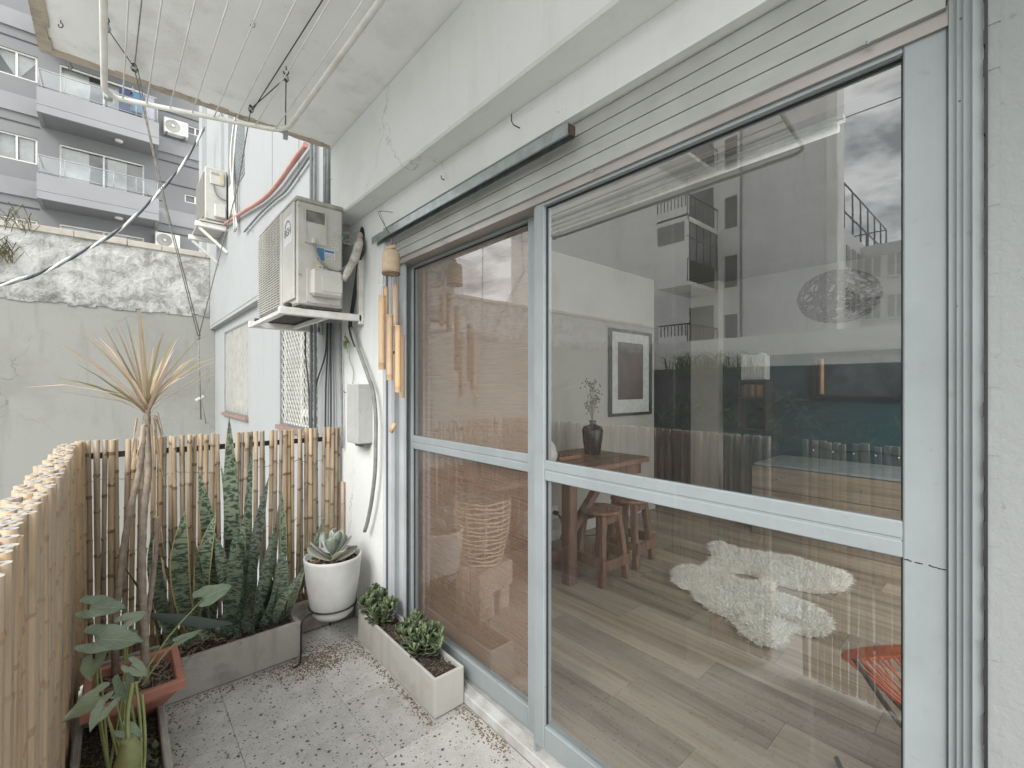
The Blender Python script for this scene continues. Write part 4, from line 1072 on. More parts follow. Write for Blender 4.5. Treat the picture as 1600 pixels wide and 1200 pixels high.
# ================================================================== BAMBOO FENCE
def cane_mesh(seed, h, r, end_slot=2):
    rr = random.Random(seed)
    s = MB(); pts = []; rad = []
    z = 0.0; bx, by = rr.uniform(-0.004, 0.004), rr.uniform(-0.004, 0.004)
    nodes = []; zz = rr.uniform(0.03, 0.16)
    while zz < h - 0.03: nodes.append(zz); zz += rr.uniform(0.15, 0.24)
    lv = [(0.0, r)]
    for nz in nodes: lv += [(nz - 0.009, r * 0.985), (nz, r * 1.12), (nz + 0.008, r * 0.96)]
    lv.append((h, r * 0.95))
    n = 8; rings = []
    ph = rr.uniform(0, 6.28)
    for (z, ra) in lv:
        ox = bx * math.sin(z * 3 + ph); oy = by * math.sin(z * 2.3 + ph)
        rings.append([s.vert((ox + ra * math.cos(6.2832 * j / n), oy + ra * math.sin(6.2832 * j / n), z)) for j in range(n)])
    nz_ids = set()
    k = 1
    for _ in nodes: nz_ids.add(k); nz_ids.add(k + 1); k += 3
    for i in range(len(rings) - 1):
        for j in range(n): s.face((rings[i][j], rings[i][(j + 1) % n], rings[i + 1][(j + 1) % n], rings[i + 1][j]), 1 if i in nz_ids and rr.random() < 0.75 else 0, True)
    top = rings[-1]; c = (0, 0, h)
    ox = bx * math.sin(h * 3 + ph); oy = by * math.sin(h * 2.3 + ph)
    inn = [s.vert((ox + r * 0.42 * math.cos(6.2832 * j / n), oy + r * 0.42 * math.sin(6.2832 * j / n), h)) for j in range(n)]
    bot = [s.vert((ox + r * 0.40 * math.cos(6.2832 * j / n), oy + r * 0.40 * math.sin(6.2832 * j / n), h - 0.008)) for j in range(n)]
    for j in range(n):
        k = (j + 1) % n
        s.face((top[j], top[k], inn[k], inn[j]), end_slot); s.face((inn[j], inn[k], bot[k], bot[j]), end_slot)
    s.face(bot, 1)
    return s
fence = thing('bamboo_fence', 'split bamboo cane fence lining the far end and left side of the balcony', 'fence', (-0.1, 2.9, 0))
TOP = H - 0.252
backs = [cane_mesh(100 + i, 1.0 * TOP - 0.02, rr_).mesh('cane', [M['bamboo'], M['bamboo_node'], M['bamboo_end']]) for i, rr_ in enumerate((0.0108, 0.0122, 0.0098, 0.0118, 0.0130, 0.0104, 0.0114))]
lefts = [cane_mesh(200 + i, 1.0 * TOP - 0.02, rr_).mesh('cane', [M['bamboo_pale'], simple('tan_bamboo_node', (0.42, 0.31, 0.20), (0.33, 0.235, 0.15), 90, 0.7), M['bamboo_end']]) for i, rr_ in enumerate((0.0128, 0.0142, 0.0120, 0.0134, 0.0150, 0.0126))]
def put_cane(mesh_list, x, y, dz=0.0, lean=0.012):
    Mx = Matrix.Translation((x, y, 0.02 + dz)) @ Matrix.Rotation(rnd.uniform(-lean, lean), 4, 'X') @ Matrix.Rotation(rnd.uniform(-lean, lean), 4, 'Y') @ Matrix.Rotation(rnd.uniform(0, 6.28), 4, 'Z') @ Matrix.Diagonal((1, 1, 1 + rnd.uniform(-0.003, 0.003), 1))
    inst('cane', rnd.choice(mesh_list), fence, Mx)
x = -0.095
while x < 1.075:
    put_cane(backs, x, 2.905 + rnd.uniform(-0.006, 0.006)); x += rnd.uniform(0.0222, 0.0275)
put_cane([cane_mesh(77, 0.78, 0.012).mesh('cane', [M['bamboo_pale'], M['bamboo'], M['bamboo_end']])], 1.083, 2.87)
# rounded corner then the left side
for a in (20, 45, 70): put_cane(lefts, -0.095 - 0.045 * math.sin(R(a)), 2.86 + 0.045 * math.cos(R(a)))
y = 2.84
while y > 0.86:
    put_cane(lefts, -0.143 + rnd.uniform(-0.005, 0.005), y, rnd.uniform(-0.002, 0.002)); y -= rnd.uniform(0.0230, 0.0265)
y = 2.80
while y > 0.86:
    put_cane(lefts, -0.170 + rnd.uniform(-0.004, 0.004), y, rnd.uniform(-0.002, 0.002)); y -= rnd.uniform(0.026, 0.031)
y = 0.70
while y > -1.1:
    put_cane(lefts, -0.15 + rnd.uniform(-0.004, 0.004), y, rnd.uniform(-0.006, 0.006)); y -= rnd.uniform(0.0285, 0.032)
bt = simple('backlit_batten', (0.055, 0.042, 0.034), rough=0.8)  # near-black colour carries the backlit look of the laths
for z in (H - 0.325, 0.12): obj('batten', MB().box(-0.10, 1.085, 2.921, 2.932, z - 0.016, z + 0.012), bt, fence)
for z in (H - 0.325, H - 0.72, 0.25): obj('batten', MB().box(-0.198, -0.188, -1.1, 2.86, z - 0.016, z + 0.012), bt, fence)
s = MB()                        # tie wire woven through the canes
for z in (H - 0.45, H - 0.80, 0.30):
    pts = [V(-0.10 + 1.18 * k / 120, 2.905 + 0.018 * math.sin(k * 1.9), z + 0.01 * math.sin(k * 0.23) + 0.003 * math.sin(k * 2.1)) for k in range(121)]
    s.tube(pts, 0.0012, 4)
obj('tie_wire', s, M['rust'], fence)

# ================================================================== PLANTERS
M['old_concrete'] = plaster('weathered_concrete_trough', (0.36, 0.345, 0.315), (0.13, 0.118, 0.10), 0.8, 6, 0.6)
M['old_concrete2'] = plaster('pale_concrete_trough', (0.50, 0.49, 0.455), (0.27, 0.25, 0.21), 0.6, 7, 0.35)
def trough(name, label, x0, x1, y0, y1, h, t, soil, mat_):
    o = thing(name, label, 'planter', ((x0 + x1) / 2, (y0 + y1) / 2, 0))
    s = MB(); b_ = 0.004
    s.box(x0, x1, y0, y0 + t, 0.004, h, 0, b_); s.box(x0, x1, y1 - t, y1, 0.004, h, 0, b_)
    s.box(x0, x0 + t, y0 + t - 0.002, y1 - t + 0.002, 0.005, h - 0.001, 0, b_); s.box(x1 - t, x1, y0 + t - 0.002, y1 - t + 0.002, 0.005, h - 0.001, 0, b_); s.box(x0 + t, x1 - t, y0 + t, y1 - t, 0.006, 0.03)
    obj('trough', s, mat_, o)
    g = MB(); nx_, ny_ = max(4, int((x1 - x0) / 0.02)), max(4, int((y1 - y0) / 0.02)); ids = {}
    for i in range(nx_ + 1):
        for j in range(ny_ + 1):
            ids[i, j] = g.vert((x0 + t * 0.8 + (x1 - x0 - 1.6 * t) * i / nx_, y0 + t * 0.8 + (y1 - y0 - 1.6 * t) * j / ny_, soil + rnd.uniform(-0.009, 0.009)))
    for i in range(nx_):
        for j in range(ny_): g.face((ids[i, j], ids[i + 1, j], ids[i + 1, j + 1], ids[i, j + 1]), 0, True)
    for k in range(int(900 * (x1 - x0) * (y1 - y0) / 0.1)):
        p0 = V(rnd.uniform(x0 + t, x1 - t), rnd.uniform(y0 + t, y1 - t), soil + 0.006); a = rnd.uniform(0, 6.28); l_ = rnd.uniform(0.004, 0.02)
        g.bar(p0, p0 + V(math.cos(a), math.sin(a), rnd.uniform(-0.2, 0.3)) * l_, rnd.uniform(0.001, 0.004), 0.002, (0, 0, 1), 1 if rnd.random() < 0.5 else 0)
    obj('soil', g, [M['soil'], simple('dry_litter', (0.20, 0.16, 0.115), (0.10, 0.08, 0.06), 80, 0.9)], o, kind='stuff')
    return o
tr_back = trough('concrete_planter', 'long stained concrete trough of snake plants below the back fence', -0.10, 0.72, 2.485, 2.70, 0.185, 0.022, 0.15, M['old_concrete'])
tr_left = trough('concrete_planter', 'dark concrete trough along the left fence under the terracotta pot', -0.115, 0.137, 1.15, 2.33, 0.18, 0.022, 0.13, M['old_concrete'])
tr_right = trough('concrete_planter', 'short pale concrete trough of jade plants standing by the door sill', 1.003, 1.153, 1.638, 2.44, 0.172, 0.014, 0.145, M['old_concrete2'])

M['terracotta'] = simple('coral_terracotta_plastic', (0.42, 0.175, 0.125), (0.33, 0.145, 0.11), 12, 0.55, 0, 0.08)
pot = thing('terracotta_pot', 'rectangular terracotta coloured pot set across the left trough', 'pot', (0.05, 2.24, 0.13))
def rect_pot(x0, x1, y0, y1, zb, zt_, taper, t, m_in):
    s = MB(); rim = 0.014
    def ring(d, z, dd=0.0): 
        return [s.vert(p) for p in ((x0 + d, y0 + d, z), (x1 - d, y0 + d, z), (x1 - d, y1 - d, z), (x0 + d, y1 - d, z))]
    rs = [[s.vert(p) for p in ((x0 + taper, y0 + 0.15, zb), (x1 - taper, y0 + 0.15, zb), (x1 - taper, y1 - taper * 0.5, zb), (x0 + taper, y1 - taper * 0.5, zb))], ring(0.012, zt_ - 0.035), ring(-0.004, zt_ - 0.033), ring(-0.004, zt_ - 0.004), ring(0.0, zt_), ring(t, zt_), ring(t + 0.004, zt_ - 0.004), ring(t + 0.014, zt_ - 0.06)]
    for a, b_ in zip(rs[:-1], rs[1:]):
        for j in range(4): s.face((a[j], a[(j + 1) % 4], b_[(j + 1) % 4], b_[j]), 0)
    s.face(rs[0][::-1], 0)
    return s
s = rect_pot(-0.09, 0.19, 2.085, 2.385, 0.135, 0.305, 0.075, 0.018, None)
obj('pot_body', s, M['terracotta'], pot)
g = MB()
for i in range(16):
    for j in range(16):
        pass
ids = {(i, j): g.vert((-0.066 + 0.232 * i / 14, 2.108 + 0.254 * j / 14, 0.270 + rnd.uniform(-0.008, 0.008))) for i in range(15) for j in range(15)}
for i in range(14):
    for j in range(14): g.face((ids[i, j], ids[i + 1, j], ids[i + 1, j + 1], ids[i, j + 1]), 0, True)
for k in range(220):
    p0 = V(rnd.uniform(-0.05, 0.16), rnd.uniform(2.11, 2.36), 0.278); a = rnd.uniform(0, 6.28); l_ = rnd.choice([0.012, 0.02, 0.05]) * rnd.uniform(0.5, 1.2)
    g.bar(p0, p0 + V(math.cos(a), math.sin(a), rnd.uniform(-0.05, 0.25)) * l_, rnd.uniform(0.002, 0.006), 0.002, (0, 0, 1), 1)
obj('soil', g, [M['soil'], simple('dry_litter_pale', (0.27, 0.215, 0.16), (0.14, 0.11, 0.085), 80, 0.9)], pot, kind='stuff')

# ------------------------------------------------------------------ dracaena
def mk_leaf(name, c1, c2, rough=0.4, scale=14, trans=0.25, edge=None):
    b = NB(name)
    u = b.sep(b.uv())
    col = b.mix(b.ramp(b.noise(scale, 4), [(0.35, 0.0), (0.68, 1.0)]), c1, c2)
    if edge:
        e = b.math('GREATER_THAN', b.math('ABSOLUTE', b.math('SUBTRACT', u[0], 0.5)), 0.40)
        col = b.mix(b.math('MULTIPLY', e, 0.8), col, edge)
    col = b.mix(1.0, col, b.ramp(b.rand(), [(0.0, 0.78), (1.0, 1.2)]), 'MULTIPLY')
    b.fin(col, rough, 0, 0.5)
    if trans:
        tl = b.n('ShaderNodeBsdfTranslucent'); b.l(col, tl.inputs[0])
        m = b.n('ShaderNodeMixShader'); m.inputs[0].default_value = trans
        b.l(b.p.outputs[0], m.inputs[1]); b.l(tl.outputs[0], m.inputs[2]); b.l(m.outputs[0], b.out.inputs[0])
    return b.mat
M['drac'] = mk_leaf('dracaena_leaf', (0.34, 0.33, 0.17), (0.46, 0.37, 0.25), 0.45, 9, 0.3, (0.50, 0.27, 0.22))
M['drac_pale'] = mk_leaf('pale_dracaena_leaf', (0.64, 0.57, 0.46), (0.55, 0.42, 0.33), 0.5, 9, 0.3, (0.52, 0.32, 0.26))
M['drac_dead'] = mk_leaf('dead_dracaena_leaf', (0.38, 0.27, 0.19), (0.46, 0.37, 0.28), 0.8, 12, 0.2)
M['drac_stem'] = simple('ringed_dracaena_stem', (0.34, 0.285, 0.23), (0.20, 0.165, 0.135), 34, 0.8, 0, 0.6, 90)
dra = thing('dracaena_plant', 'tall spiky dracaena with reddish leaves growing from the terracotta pot', 'plant', (0.09, 2.25, 0.27))
DY = 2.25
def dp(px, py, dy=0.0): return pt(px, py, Y=DY + dy)
for pts, r_ in (([(227, 1077, -0.05), (226, 1000, -0.04), (222, 900, -0.02), (224, 810, 0), (232, 740, 0), (231, 690, 0), (230, 640, 0)], (0.014, 0.010)),
                ([(180, 975, 0.06), (190, 880, 0.04), (203, 800, 0.02), (217, 740, 0.01), (224, 690, 0), (229, 645, 0)], (0.012, 0.009)),
                ([(228, 985, 0.02), (238, 910, 0.02), (243, 860, 0.02), (244, 808, 0.02)], (0.009, 0.009))):
    P = smoothpath([dp(*p) for p in pts], 8)
    if pts[0][1] < 1000: P = [V(P[0].x, P[0].y, 0.26)] + P if P[0].z > 0.28 else P
    n_ = len(P); rad = [r_[0] + (r_[1] - r_[0]) * i / (n_ - 1) + (0.0010 if i % 2 else -0.0006) for i in range(n_)]
    obj('stem', MB().tube(P, rad, 9), M['drac_stem'], dra)
crown = dp(230, 640)
def drac_leaf(tipx, tipy, dy, w=0.013, sag=0.10, mat_='drac', org=None):
    tip = pt(tipx, tipy, Y=DY + dy); o_ = (org or crown) + V(rnd.uniform(-0.006, 0.006), rnd.uniform(-0.006, 0.006), rnd.uniform(-0.025, 0.02))
    mid = o_.lerp(tip, 0.5) + V(0, 0, sag * (tip - o_).length * 0.5)
    P = [o_, o_.lerp(mid, 0.5) + V(0, 0, sag * 0.1), mid, mid.lerp(tip, 0.5) + V(0, 0, sag * 0.07), tip]
    s_ = (tip - o_).cross(V(0, 0, 1)); s_ = s_ + V(rnd.uniform(-1, 1), rnd.uniform(-1, 1), rnd.uniform(-1, 1)) * 0.5 * s_.length if s_.length > 0.05 else V(1, 0.3, 0)
    obj('leaf', MB().blade(P, [w * 0.8, w, w, w * 0.75, 0.0022], s_, 0.25), M[mat_], dra)
tips = [(45, 605), (60, 575), (98, 540), (122, 570), (138, 520), (110, 515), (155, 528), (163, 510), (180, 508), (186, 505), (196, 495), (205, 503), (216, 492), (220, 488), (222, 500), (255, 520), (280, 525), (275, 525), (327, 520), (335, 560), (348, 562), (335, 578), (340, 584), (300, 560), (60, 612), (120, 595), (240, 540), (175, 540), (268, 560), (90, 590), (312, 555), (170, 600), (290, 590)]
for i, (a, b_) in enumerate(tips):
    drac_leaf(a, b_, rnd.uniform(-0.28, 0.3), rnd.uniform(0.009, 0.014), rnd.uniform(0.02, 0.22), 'drac_pale' if i % 2 == 0 else 'drac')
for k in range(5):
    a = rnd.uniform(0, 6.28); el = rnd.uniform(0.75, 1.45); l_ = rnd.uniform(0.18, 0.36)
    tip = crown + V(math.cos(a) * math.cos(el), math.sin(a) * math.cos(el), math.sin(el)) * l_
    mid = crown.lerp(tip, 0.5) + V(0, 0, 0.02)
    obj('leaf', MB().blade([crown + V(0, 0, rnd.uniform(-0.02, 0.03)), mid, tip], [0.011, 0.013, 0.001], V(math.sin(a), -math.cos(a), 0.2), 0.3), M['drac' if k % 4 else 'drac_pale'], dra)
for k in range(13):
    a = rnd.uniform(0, 6.28); l_ = rnd.uniform(0.06, 0.30); d = V(math.cos(a), math.sin(a), 0)
    o_ = crown + V(0, 0, rnd.uniform(-0.09, -0.01))
    P = [o_, o_ + d * 0.035 + V(0, 0, 0.0), o_ + d * 0.05 + V(0, 0, -l_ * 0.5), o_ + d * rnd.uniform(0.02, 0.09) + V(0, 0, -l_)]
    obj('dead_leaf', MB().blade(P, [0.006, 0.008, 0.006, 0.001], V(-math.sin(a), math.cos(a), 0), 0.3), M['drac_dead'], dra)
for k in range(14):
    a = rnd.uniform(0, 6.28); o_ = dp(243, rnd.uniform(800, 900), 0.02); l_ = rnd.uniform(0.04, 0.1)
    P = [o_, o_ + V(math.cos(a) * 0.03, math.sin(a) * 0.03, 0.01), o_ + V(math.cos(a) * 0.04, math.sin(a) * 0.03, -l_)]
    obj('dead_leaf', MB().blade(P, [0.003, 0.005, 0.001], V(-math.sin(a), math.cos(a), 0), 0.2), M['drac_dead'], dra)

# ------------------------------------------------------------------ snake plants
def mk_snake():
    b = NB('banded_snake_plant_leaf')
    u = b.sep(b.uv()); r = b.rand()
    vec = b.n('ShaderNodeCombineXYZ'); b.l(b.math('MULTIPLY', u[0], 2.2), vec.inputs[0]); b.l(b.math('MULTIPLY', u[1], 62.0), vec.inputs[1]); b.l(b.math('MULTIPLY', r, 40.0), vec.inputs[2])
    n1 = b.noise(1.0, 3, 0.55, vec.outputs[0], 0.5)
    f = b.ramp(n1, [(0.44, 0.0), (0.54, 1.0)])
    col = b.mix(f, (0.042, 0.068, 0.046), (0.21, 0.265, 0.18))
    col = b.mix(1.0, col, b.ramp(r, [(0.0, 0.6), (1.0, 1.15)]), 'MULTIPLY')
    e = b.math('GREATER_THAN', b.math('ABSOLUTE', b.math('SUBTRACT', u[0], 0.5)), 0.43)
    e = b.math('MULTIPLY', e, b.math('GREATER_THAN', r, 0.62))
    col = b.mix(e, col, (0.42, 0.36, 0.17))
    return b.fin(col, 0.45, 0, 0.5)
M['snake'] = mk_snake()
SY = 2.60
def snake(specs, label, kx):
    t = thing('snake_plant', label, 'plant', (kx, SY, 0.15), 'snake plants in the back trough')
    for (bx, by_, tx, ty, wpx, dy) in specs:
        base = pt(bx, by_, Y=SY + dy); base.z = max(0.14, min(base.z, 0.20)); base.x = min(0.70, max(-0.07, base.x))
        tip = pt(tx, ty, Y=SY + dy * 1.6 + rnd.uniform(-0.05, 0.08)); tip.y = min(tip.y, 2.87)
        d = (tip - base).length; w = wpx * rnd.uniform(1.15, 1.55) / FPX
        bend = V(rnd.uniform(-0.04, 0.04), rnd.uniform(-0.05, 0.02), 0)
        n_ = 9; P = [base.lerp(tip, i / n_) + bend * math.sin(math.pi * i / n_) for i in range(n_ + 1)]
        wd = [w * (0.62 + 0.5 * min(1, i / 4)) * (1 - max(0, (i / n_ - 0.62) / 0.38) ** 1.6) + 0.001 for i in range(n_ + 1)]
        sdv = V(CA, -SA, 0) * rnd.uniform(0.75, 1) + V(SA, CA, 0) * rnd.uniform(-0.8, 0.8)
        s = MB().blade(P, wd, sdv, rnd.uniform(0.15, 0.5))
        obj('leaf', s, M['snake'], t)
    return t
snake([(275, 985, 240, 820, 30, -0.02), (300, 985, 262, 838, 26, 0.03), (305, 990, 290, 795, 34, 0.0), (330, 985, 310, 735, 36, 0.03), (325, 990, 338, 800, 30, -0.03), (290, 985, 306, 850, 30, -0.05), (345, 990, 325, 900, 32, -0.04), (270, 960, 250, 870, 20, 0.04), (255, 990, 190, 880, 14, -0.06)], 'dark banded snake plant at the left end of the back trough', 0.1)
snake([(365, 985, 358, 650, 34, 0.04), (360, 985, 345, 725, 26, 0.06), (375, 990, 395, 690, 40, 0.0), (385, 990, 420, 745, 24, 0.02), (350, 990, 366, 830, 36, -0.03), (372, 995, 382, 800, 28, -0.05), (390, 985, 402, 860, 30, 0.02), (362, 990, 335, 830, 26, -0.02), (400, 985, 428, 830, 28, 0.04)], 'tallest snake plant in the middle of the back trough', 0.33)
snake([(400, 980, 435, 790, 26, 0.02), (410, 975, 438, 855, 30, -0.02), (420, 975, 452, 850, 26, 0.0), (415, 970, 430, 900, 34, 0.03), (395, 990, 380, 900, 26, -0.05), (430, 975, 470, 895, 22, -0.03), (440, 970, 500, 880, 20, 0.0), (445, 970, 510, 800, 14, 0.02), (430, 975, 405, 920, 14, -0.06), (450, 965, 478, 880, 16, 0.02), (435, 970, 440, 760, 18, 0.05)], 'short spreading snake plant at the right end of the back trough', 0.55)
# a broken leaf lying flat
s = MB(); P = [pt(232, 962, Y=2.50), pt(280, 968, Y=2.47), pt(330, 975, Y=2.46), pt(365, 975, Y=2.47)]
s.blade(P, [0.02, 0.045, 0.04, 0.002], V(0, 0.25, 1), 0.2)
tag(obj('fallen_leaf', s, mk_leaf('dull_dark_leaf', (0.055, 0.08, 0.065), (0.07, 0.095, 0.08), 0.5, 8, 0.1)), 'dull dark leaf lying level across the front of the snake plants', 'leaf')
dl_ = MB()
for k in range(60):
    p0 = V(rnd.uniform(-0.05, 0.5), rnd.uniform(2.52, 2.66), 0.165); a = rnd.uniform(0, 6.28); l_ = rnd.uniform(0.03, 0.11)
    dl_.blade([p0, p0 + V(math.cos(a), math.sin(a), 0.5) * l_ * 0.5, p0 + V(math.cos(a), math.sin(a), 0.1) * l_], [0.003, 0.010, 0.001], V(-math.sin(a), math.cos(a), 0.3), 0.3)
tag(obj('leaf_litter', dl_, M['drac_dead']), 'dry brown leaf litter lying in the back trough', 'leaf litter', kind='stuff')

# ------------------------------------------------------------------ arum like plants on the left
def mk_arum(name, c1, c2, vein):
    b = NB(name); u = b.sep(b.uv())
    ua = b.math('ABSOLUTE', b.math('SUBTRACT', u[0], 0.5))
    col = b.mix(b.ramp(b.noise(22, 5), [(0.35, 0.0), (0.68, 1.0)]), c1, c2)
    ph = b.math('SINE', b.math('MULTIPLY', b.math('SUBTRACT', u[1], b.math('MULTIPLY', ua, 0.75)), 44.0))
    vn = b.ramp(ph, [(0.80, 0.0), (0.98, 1.0)])
    mid = b.math('LESS_THAN', ua, 0.022)
    f = b.math('MAXIMUM', b.math('MULTIPLY', vn, 0.32), b.math('MULTIPLY', mid, 0.7))
    col = b.mix(f, col, vein)
    tip = b.ramp(b.noise(70, 4), [(0.66, 0.0), (0.74, 1.0)])
    col = b.mix(b.math('MULTIPLY', tip, 0.5), col, (0.16, 0.14, 0.07))
    b.bump(b.math('ADD', ph, b.noise(60, 3)), 0.25, 0.0015)
    b.fin(col, 0.30, 0, 0.6)
    tl = b.n('ShaderNodeBsdfTranslucent'); b.l(col, tl.inputs[0]); m = b.n('ShaderNodeMixShader'); m.inputs[0].default_value = 0.25
    b.l(b.p.outputs[0], m.inputs[1]); b.l(tl.outputs[0], m.inputs[2]); b.l(m.outputs[0], b.out.inputs[0]); return b.mat
M['arum'] = mk_arum('arum_leaf', (0.18, 0.25, 0.175), (0.26, 0.33, 0.24), (0.38, 0.44, 0.34))
M['arum_pale'] = mk_arum('pale_arum_leaf', (0.26, 0.33, 0.235), (0.34, 0.40, 0.29), (0.44, 0.48, 0.36))
M['stalk'] = simple('green_stalk', (0.21, 0.25, 0.085), (0.29, 0.31, 0.14), 20, 0.5)
def arum_leaf(t, root, at, d, l_, w, nrm, mat_='arum', lobes=0.35):
    """heart-shaped leaf: at = where the stalk meets it, d = direction to the tip"""
    l_, w = l_ * 0.72, w * 0.64
    at, d, nrm = Vector(at), Vector(d).normalized(), Vector(nrm).normalized()
    sdv = d.cross(nrm).normalized(); nrm = sdv.cross(d)
    s = MB(); n_ = 12; rows = []
    prof = [(-lobes, 0.34), (-lobes * 0.7, 0.46), (-lobes * 0.3, 0.50), (0.0, 0.50), (0.15, 0.49), (0.3, 0.46), (0.45, 0.40), (0.6, 0.32), (0.75, 0.22), (0.88, 0.11), (1.0, 0.006)]
    for i, (v, h_) in enumerate(prof):
        row = []
        for j, u in enumerate((-1, -0.6, -0.2, 0.2, 0.6, 1)):
            uu = u
            if v < 0: uu = math.copysign(max(abs(u), 0.12 + abs(v) * 0.55), u) if abs(u) > 0.19 else u
            wv = 0.035 * math.sin(i * 1.7 + j * 1.1) * l_
            z = -0.22 * l_ * v * abs(v) + 0.10 * w * abs(u) + wv * abs(u)
            if v < 0 and abs(u) < 0.25: v2 = max(v, -0.02)
            else: v2 = v
            row.append(s.vert(at + d * v2 * l_ + sdv * uu * h_ * w + nrm * z, ((u + 1) / 2, i / 10)))
        rows.append(row)
    for i in range(len(rows) - 1):
        for j in range(5): s.face((rows[i][j], rows[i][j + 1], rows[i + 1][j + 1], rows[i + 1][j]), 0, True)
    lf = obj('leaf', s, M[mat_], t)
    mid = Vector(root).lerp(at, 0.5) + V(rnd.uniform(-0.015, 0.015), rnd.uniform(-0.015, 0.015), 0.02)
    obj('leaf_stalk', MB().tube(smoothpath([root, mid, at]), [0.0042 - 0.0020 * i / 12 for i in range(13)], 6), M['stalk'], lf)
    v_ = MB(); v_.tube([at + nrm * 0.0015, at + d * l_ * 0.5 + nrm * (0.001 - 0.055 * l_), at + d * l_ * 0.95 + nrm * (0.0005 - 0.2 * l_)], [0.0022, 0.0014, 0.0004], 4)
    obj('leaf_rib', v_, M['arum_pale'], lf)
ar = thing('arum_plant', 'leafy arum with big arrow shaped leaves behind the left fence corner', 'plant', (0.0, 1.95, 0.13))
rt = V(-0.02, 1.97, 0.14)
cu_ = V(-CA, SA, 0); fw_ = V(-SA, -CA, 0)      # picture-left and towards the lens
def A(px, py, Y): return pt(px, py, Y=Y)
arum_leaf(ar, rt, A(152, 1000, 1.93), V(0.8, -0.25, -0.15), 0.17, 0.15, V(-0.15, -0.55, 1))
arum_leaf(ar, rt, A(142, 950, 2.0), V(0.8, -0.1, -0.15), 0.13, 0.13, V(-0.1, -0.6, 1))
arum_leaf(ar, rt + V(0.02, 0, 0), A(205, 1040, 1.93), V(0.6, -0.25, -0.6), 0.09, 0.07, V(-0.3, -0.7, 0.9), 'arum_pale')
arum_leaf(ar, rt, A(150, 1030, 1.9), V(-0.2, -0.9, -0.3), 0.10, 0.11, V(-0.5, -0.3, 1), 'arum_pale')
arum_leaf(ar, rt, A(195, 972, 2.02), V(0.7, 0.2, 0.15), 0.09, 0.09, V(-0.3, -0.7, 1), 'arum_pale')
arum_leaf(ar, rt + V(0.03, 0.0, 0), A(200, 990, 1.95), V(0.3, 0.2, -0.8), 0.08, 0.08, V(-0.4, -0.9, 0.3))
a3 = thing('arum_plant', 'single arum leaf on a long slanting stalk leaning right from the terracotta pot', 'plant', (0.06, 2.12, 0.27))
rt3 = pt(210, 1075, Y=2.11)
arum_leaf(a3, rt3, A(318, 935, 2.2), V(0.75, 0.30, 0.12), 0.17, 0.135, V(-0.15, -0.75, 0.8), 'arum', 0.25)
arum_leaf(a3, rt3 + V(0.02, 0, 0), A(275, 1003, 2.14), V(0.8, 0.2, 0.1), 0.14, 0.05, V(-0.3, -0.8, 0.7), 'arum', 0.1)
a4 = thing('arum_plant', 'low pale young arum at the near end of the left trough', 'plant', (0.0, 1.66, 0.13))
rt4 = V(0.045, 1.66, 0.13)
arum_leaf(a4, rt4, A(155, 1088, 1.66), V(-0.8, -0.15, -0.25), 0.11, 0.085, V(-0.1, -0.7, 1), 'arum_pale')
arum_leaf(a4, rt4, A(165, 1105, 1.62), V(-0.35, -0.7, -0.1), 0.09, 0.075, V(-0.2, -0.6, 1), 'arum_pale')
arum_leaf(a4, rt4, A(195, 1065, 1.68), V(0.1, -0.2, -0.9), 0.10, 0.085, V(-0.6, -0.8, 0.25), 'arum')
arum_leaf(a4, rt4, A(180, 1092, 1.68), V(0.75, 0.3, 0.3), 0.09, 0.04, V(-0.3, -0.6, 1), 'arum_pale', 0.1)
arum_leaf(a4, rt4, A(195, 1140, 1.60), V(0.6, -0.5, -0.3), 0.07, 0.06, V(-0.2, -0.5, 1), 'arum')
for (px, py) in ((222, 1085), (205, 1100), (212, 1065)):
    obj('bare_stalk', MB().tube(smoothpath([rt4, rt4.lerp(A(px, py, 1.68), 0.6) + V(0.01, 0, 0), A(px, py, 1.7)]), 0.004, 6), M['stalk'], a4)
bud = MB(); c_ = pt(200, 1185, Y=1.56)
bud.lathe([(0.0, -0.055), (0.016, -0.052), (0.027, -0.03), (0.029, -0.005), (0.024, 0.025), (0.017, 0.045), (0.0165, 0.05), (0.012, 0.052), (0, 0.052)], c_, 16)
for i in range(len(bud.v)): x_, y_, z_ = bud.v[i]; bud.v[i] = (x_ + 0.004 * math.sin(z_ * 60), y_, z_)
obj('swollen_bud', bud, mk_leaf('yellow_green_bud', (0.30, 0.34, 0.13), (0.38, 0.40, 0.19), 0.5, 30, 0.2), a4)
obj('bud_stalk', MB().tube(smoothpath([c_ + V(0, 0, 0.045), c_ + V(0.0, 0.03, 0.10), c_ + V(0.01, 0.05, 0.17)]), 0.005, 6), M['stalk'], a4)
gc = MB()
for k in range(520):
    p0 = V(rnd.uniform(-0.09, 0.105), rnd.uniform(1.20, 2.05), 0.13 + rnd.uniform(0, 0.035)); a = rnd.uniform(0, 6.28); d = V(math.cos(a), math.sin(a), rnd.uniform(0.1, 0.9)); l_ = rnd.uniform(0.012, 0.035)
    gc.blade([p0, p0 + d * l_ * 0.5, p0 + d * l_], [0.003, l_ * 0.6, 0.002], V(-math.sin(a), math.cos(a), 0), 0.2)
tag(obj('ground_cover', gc, mk_leaf('small_dark_leaf', (0.06, 0.09, 0.05), (0.12, 0.15, 0.085), 0.5, 40, 0.2)), 'small dark creeping weeds covering the soil of the left trough', 'ground cover', kind='stuff')

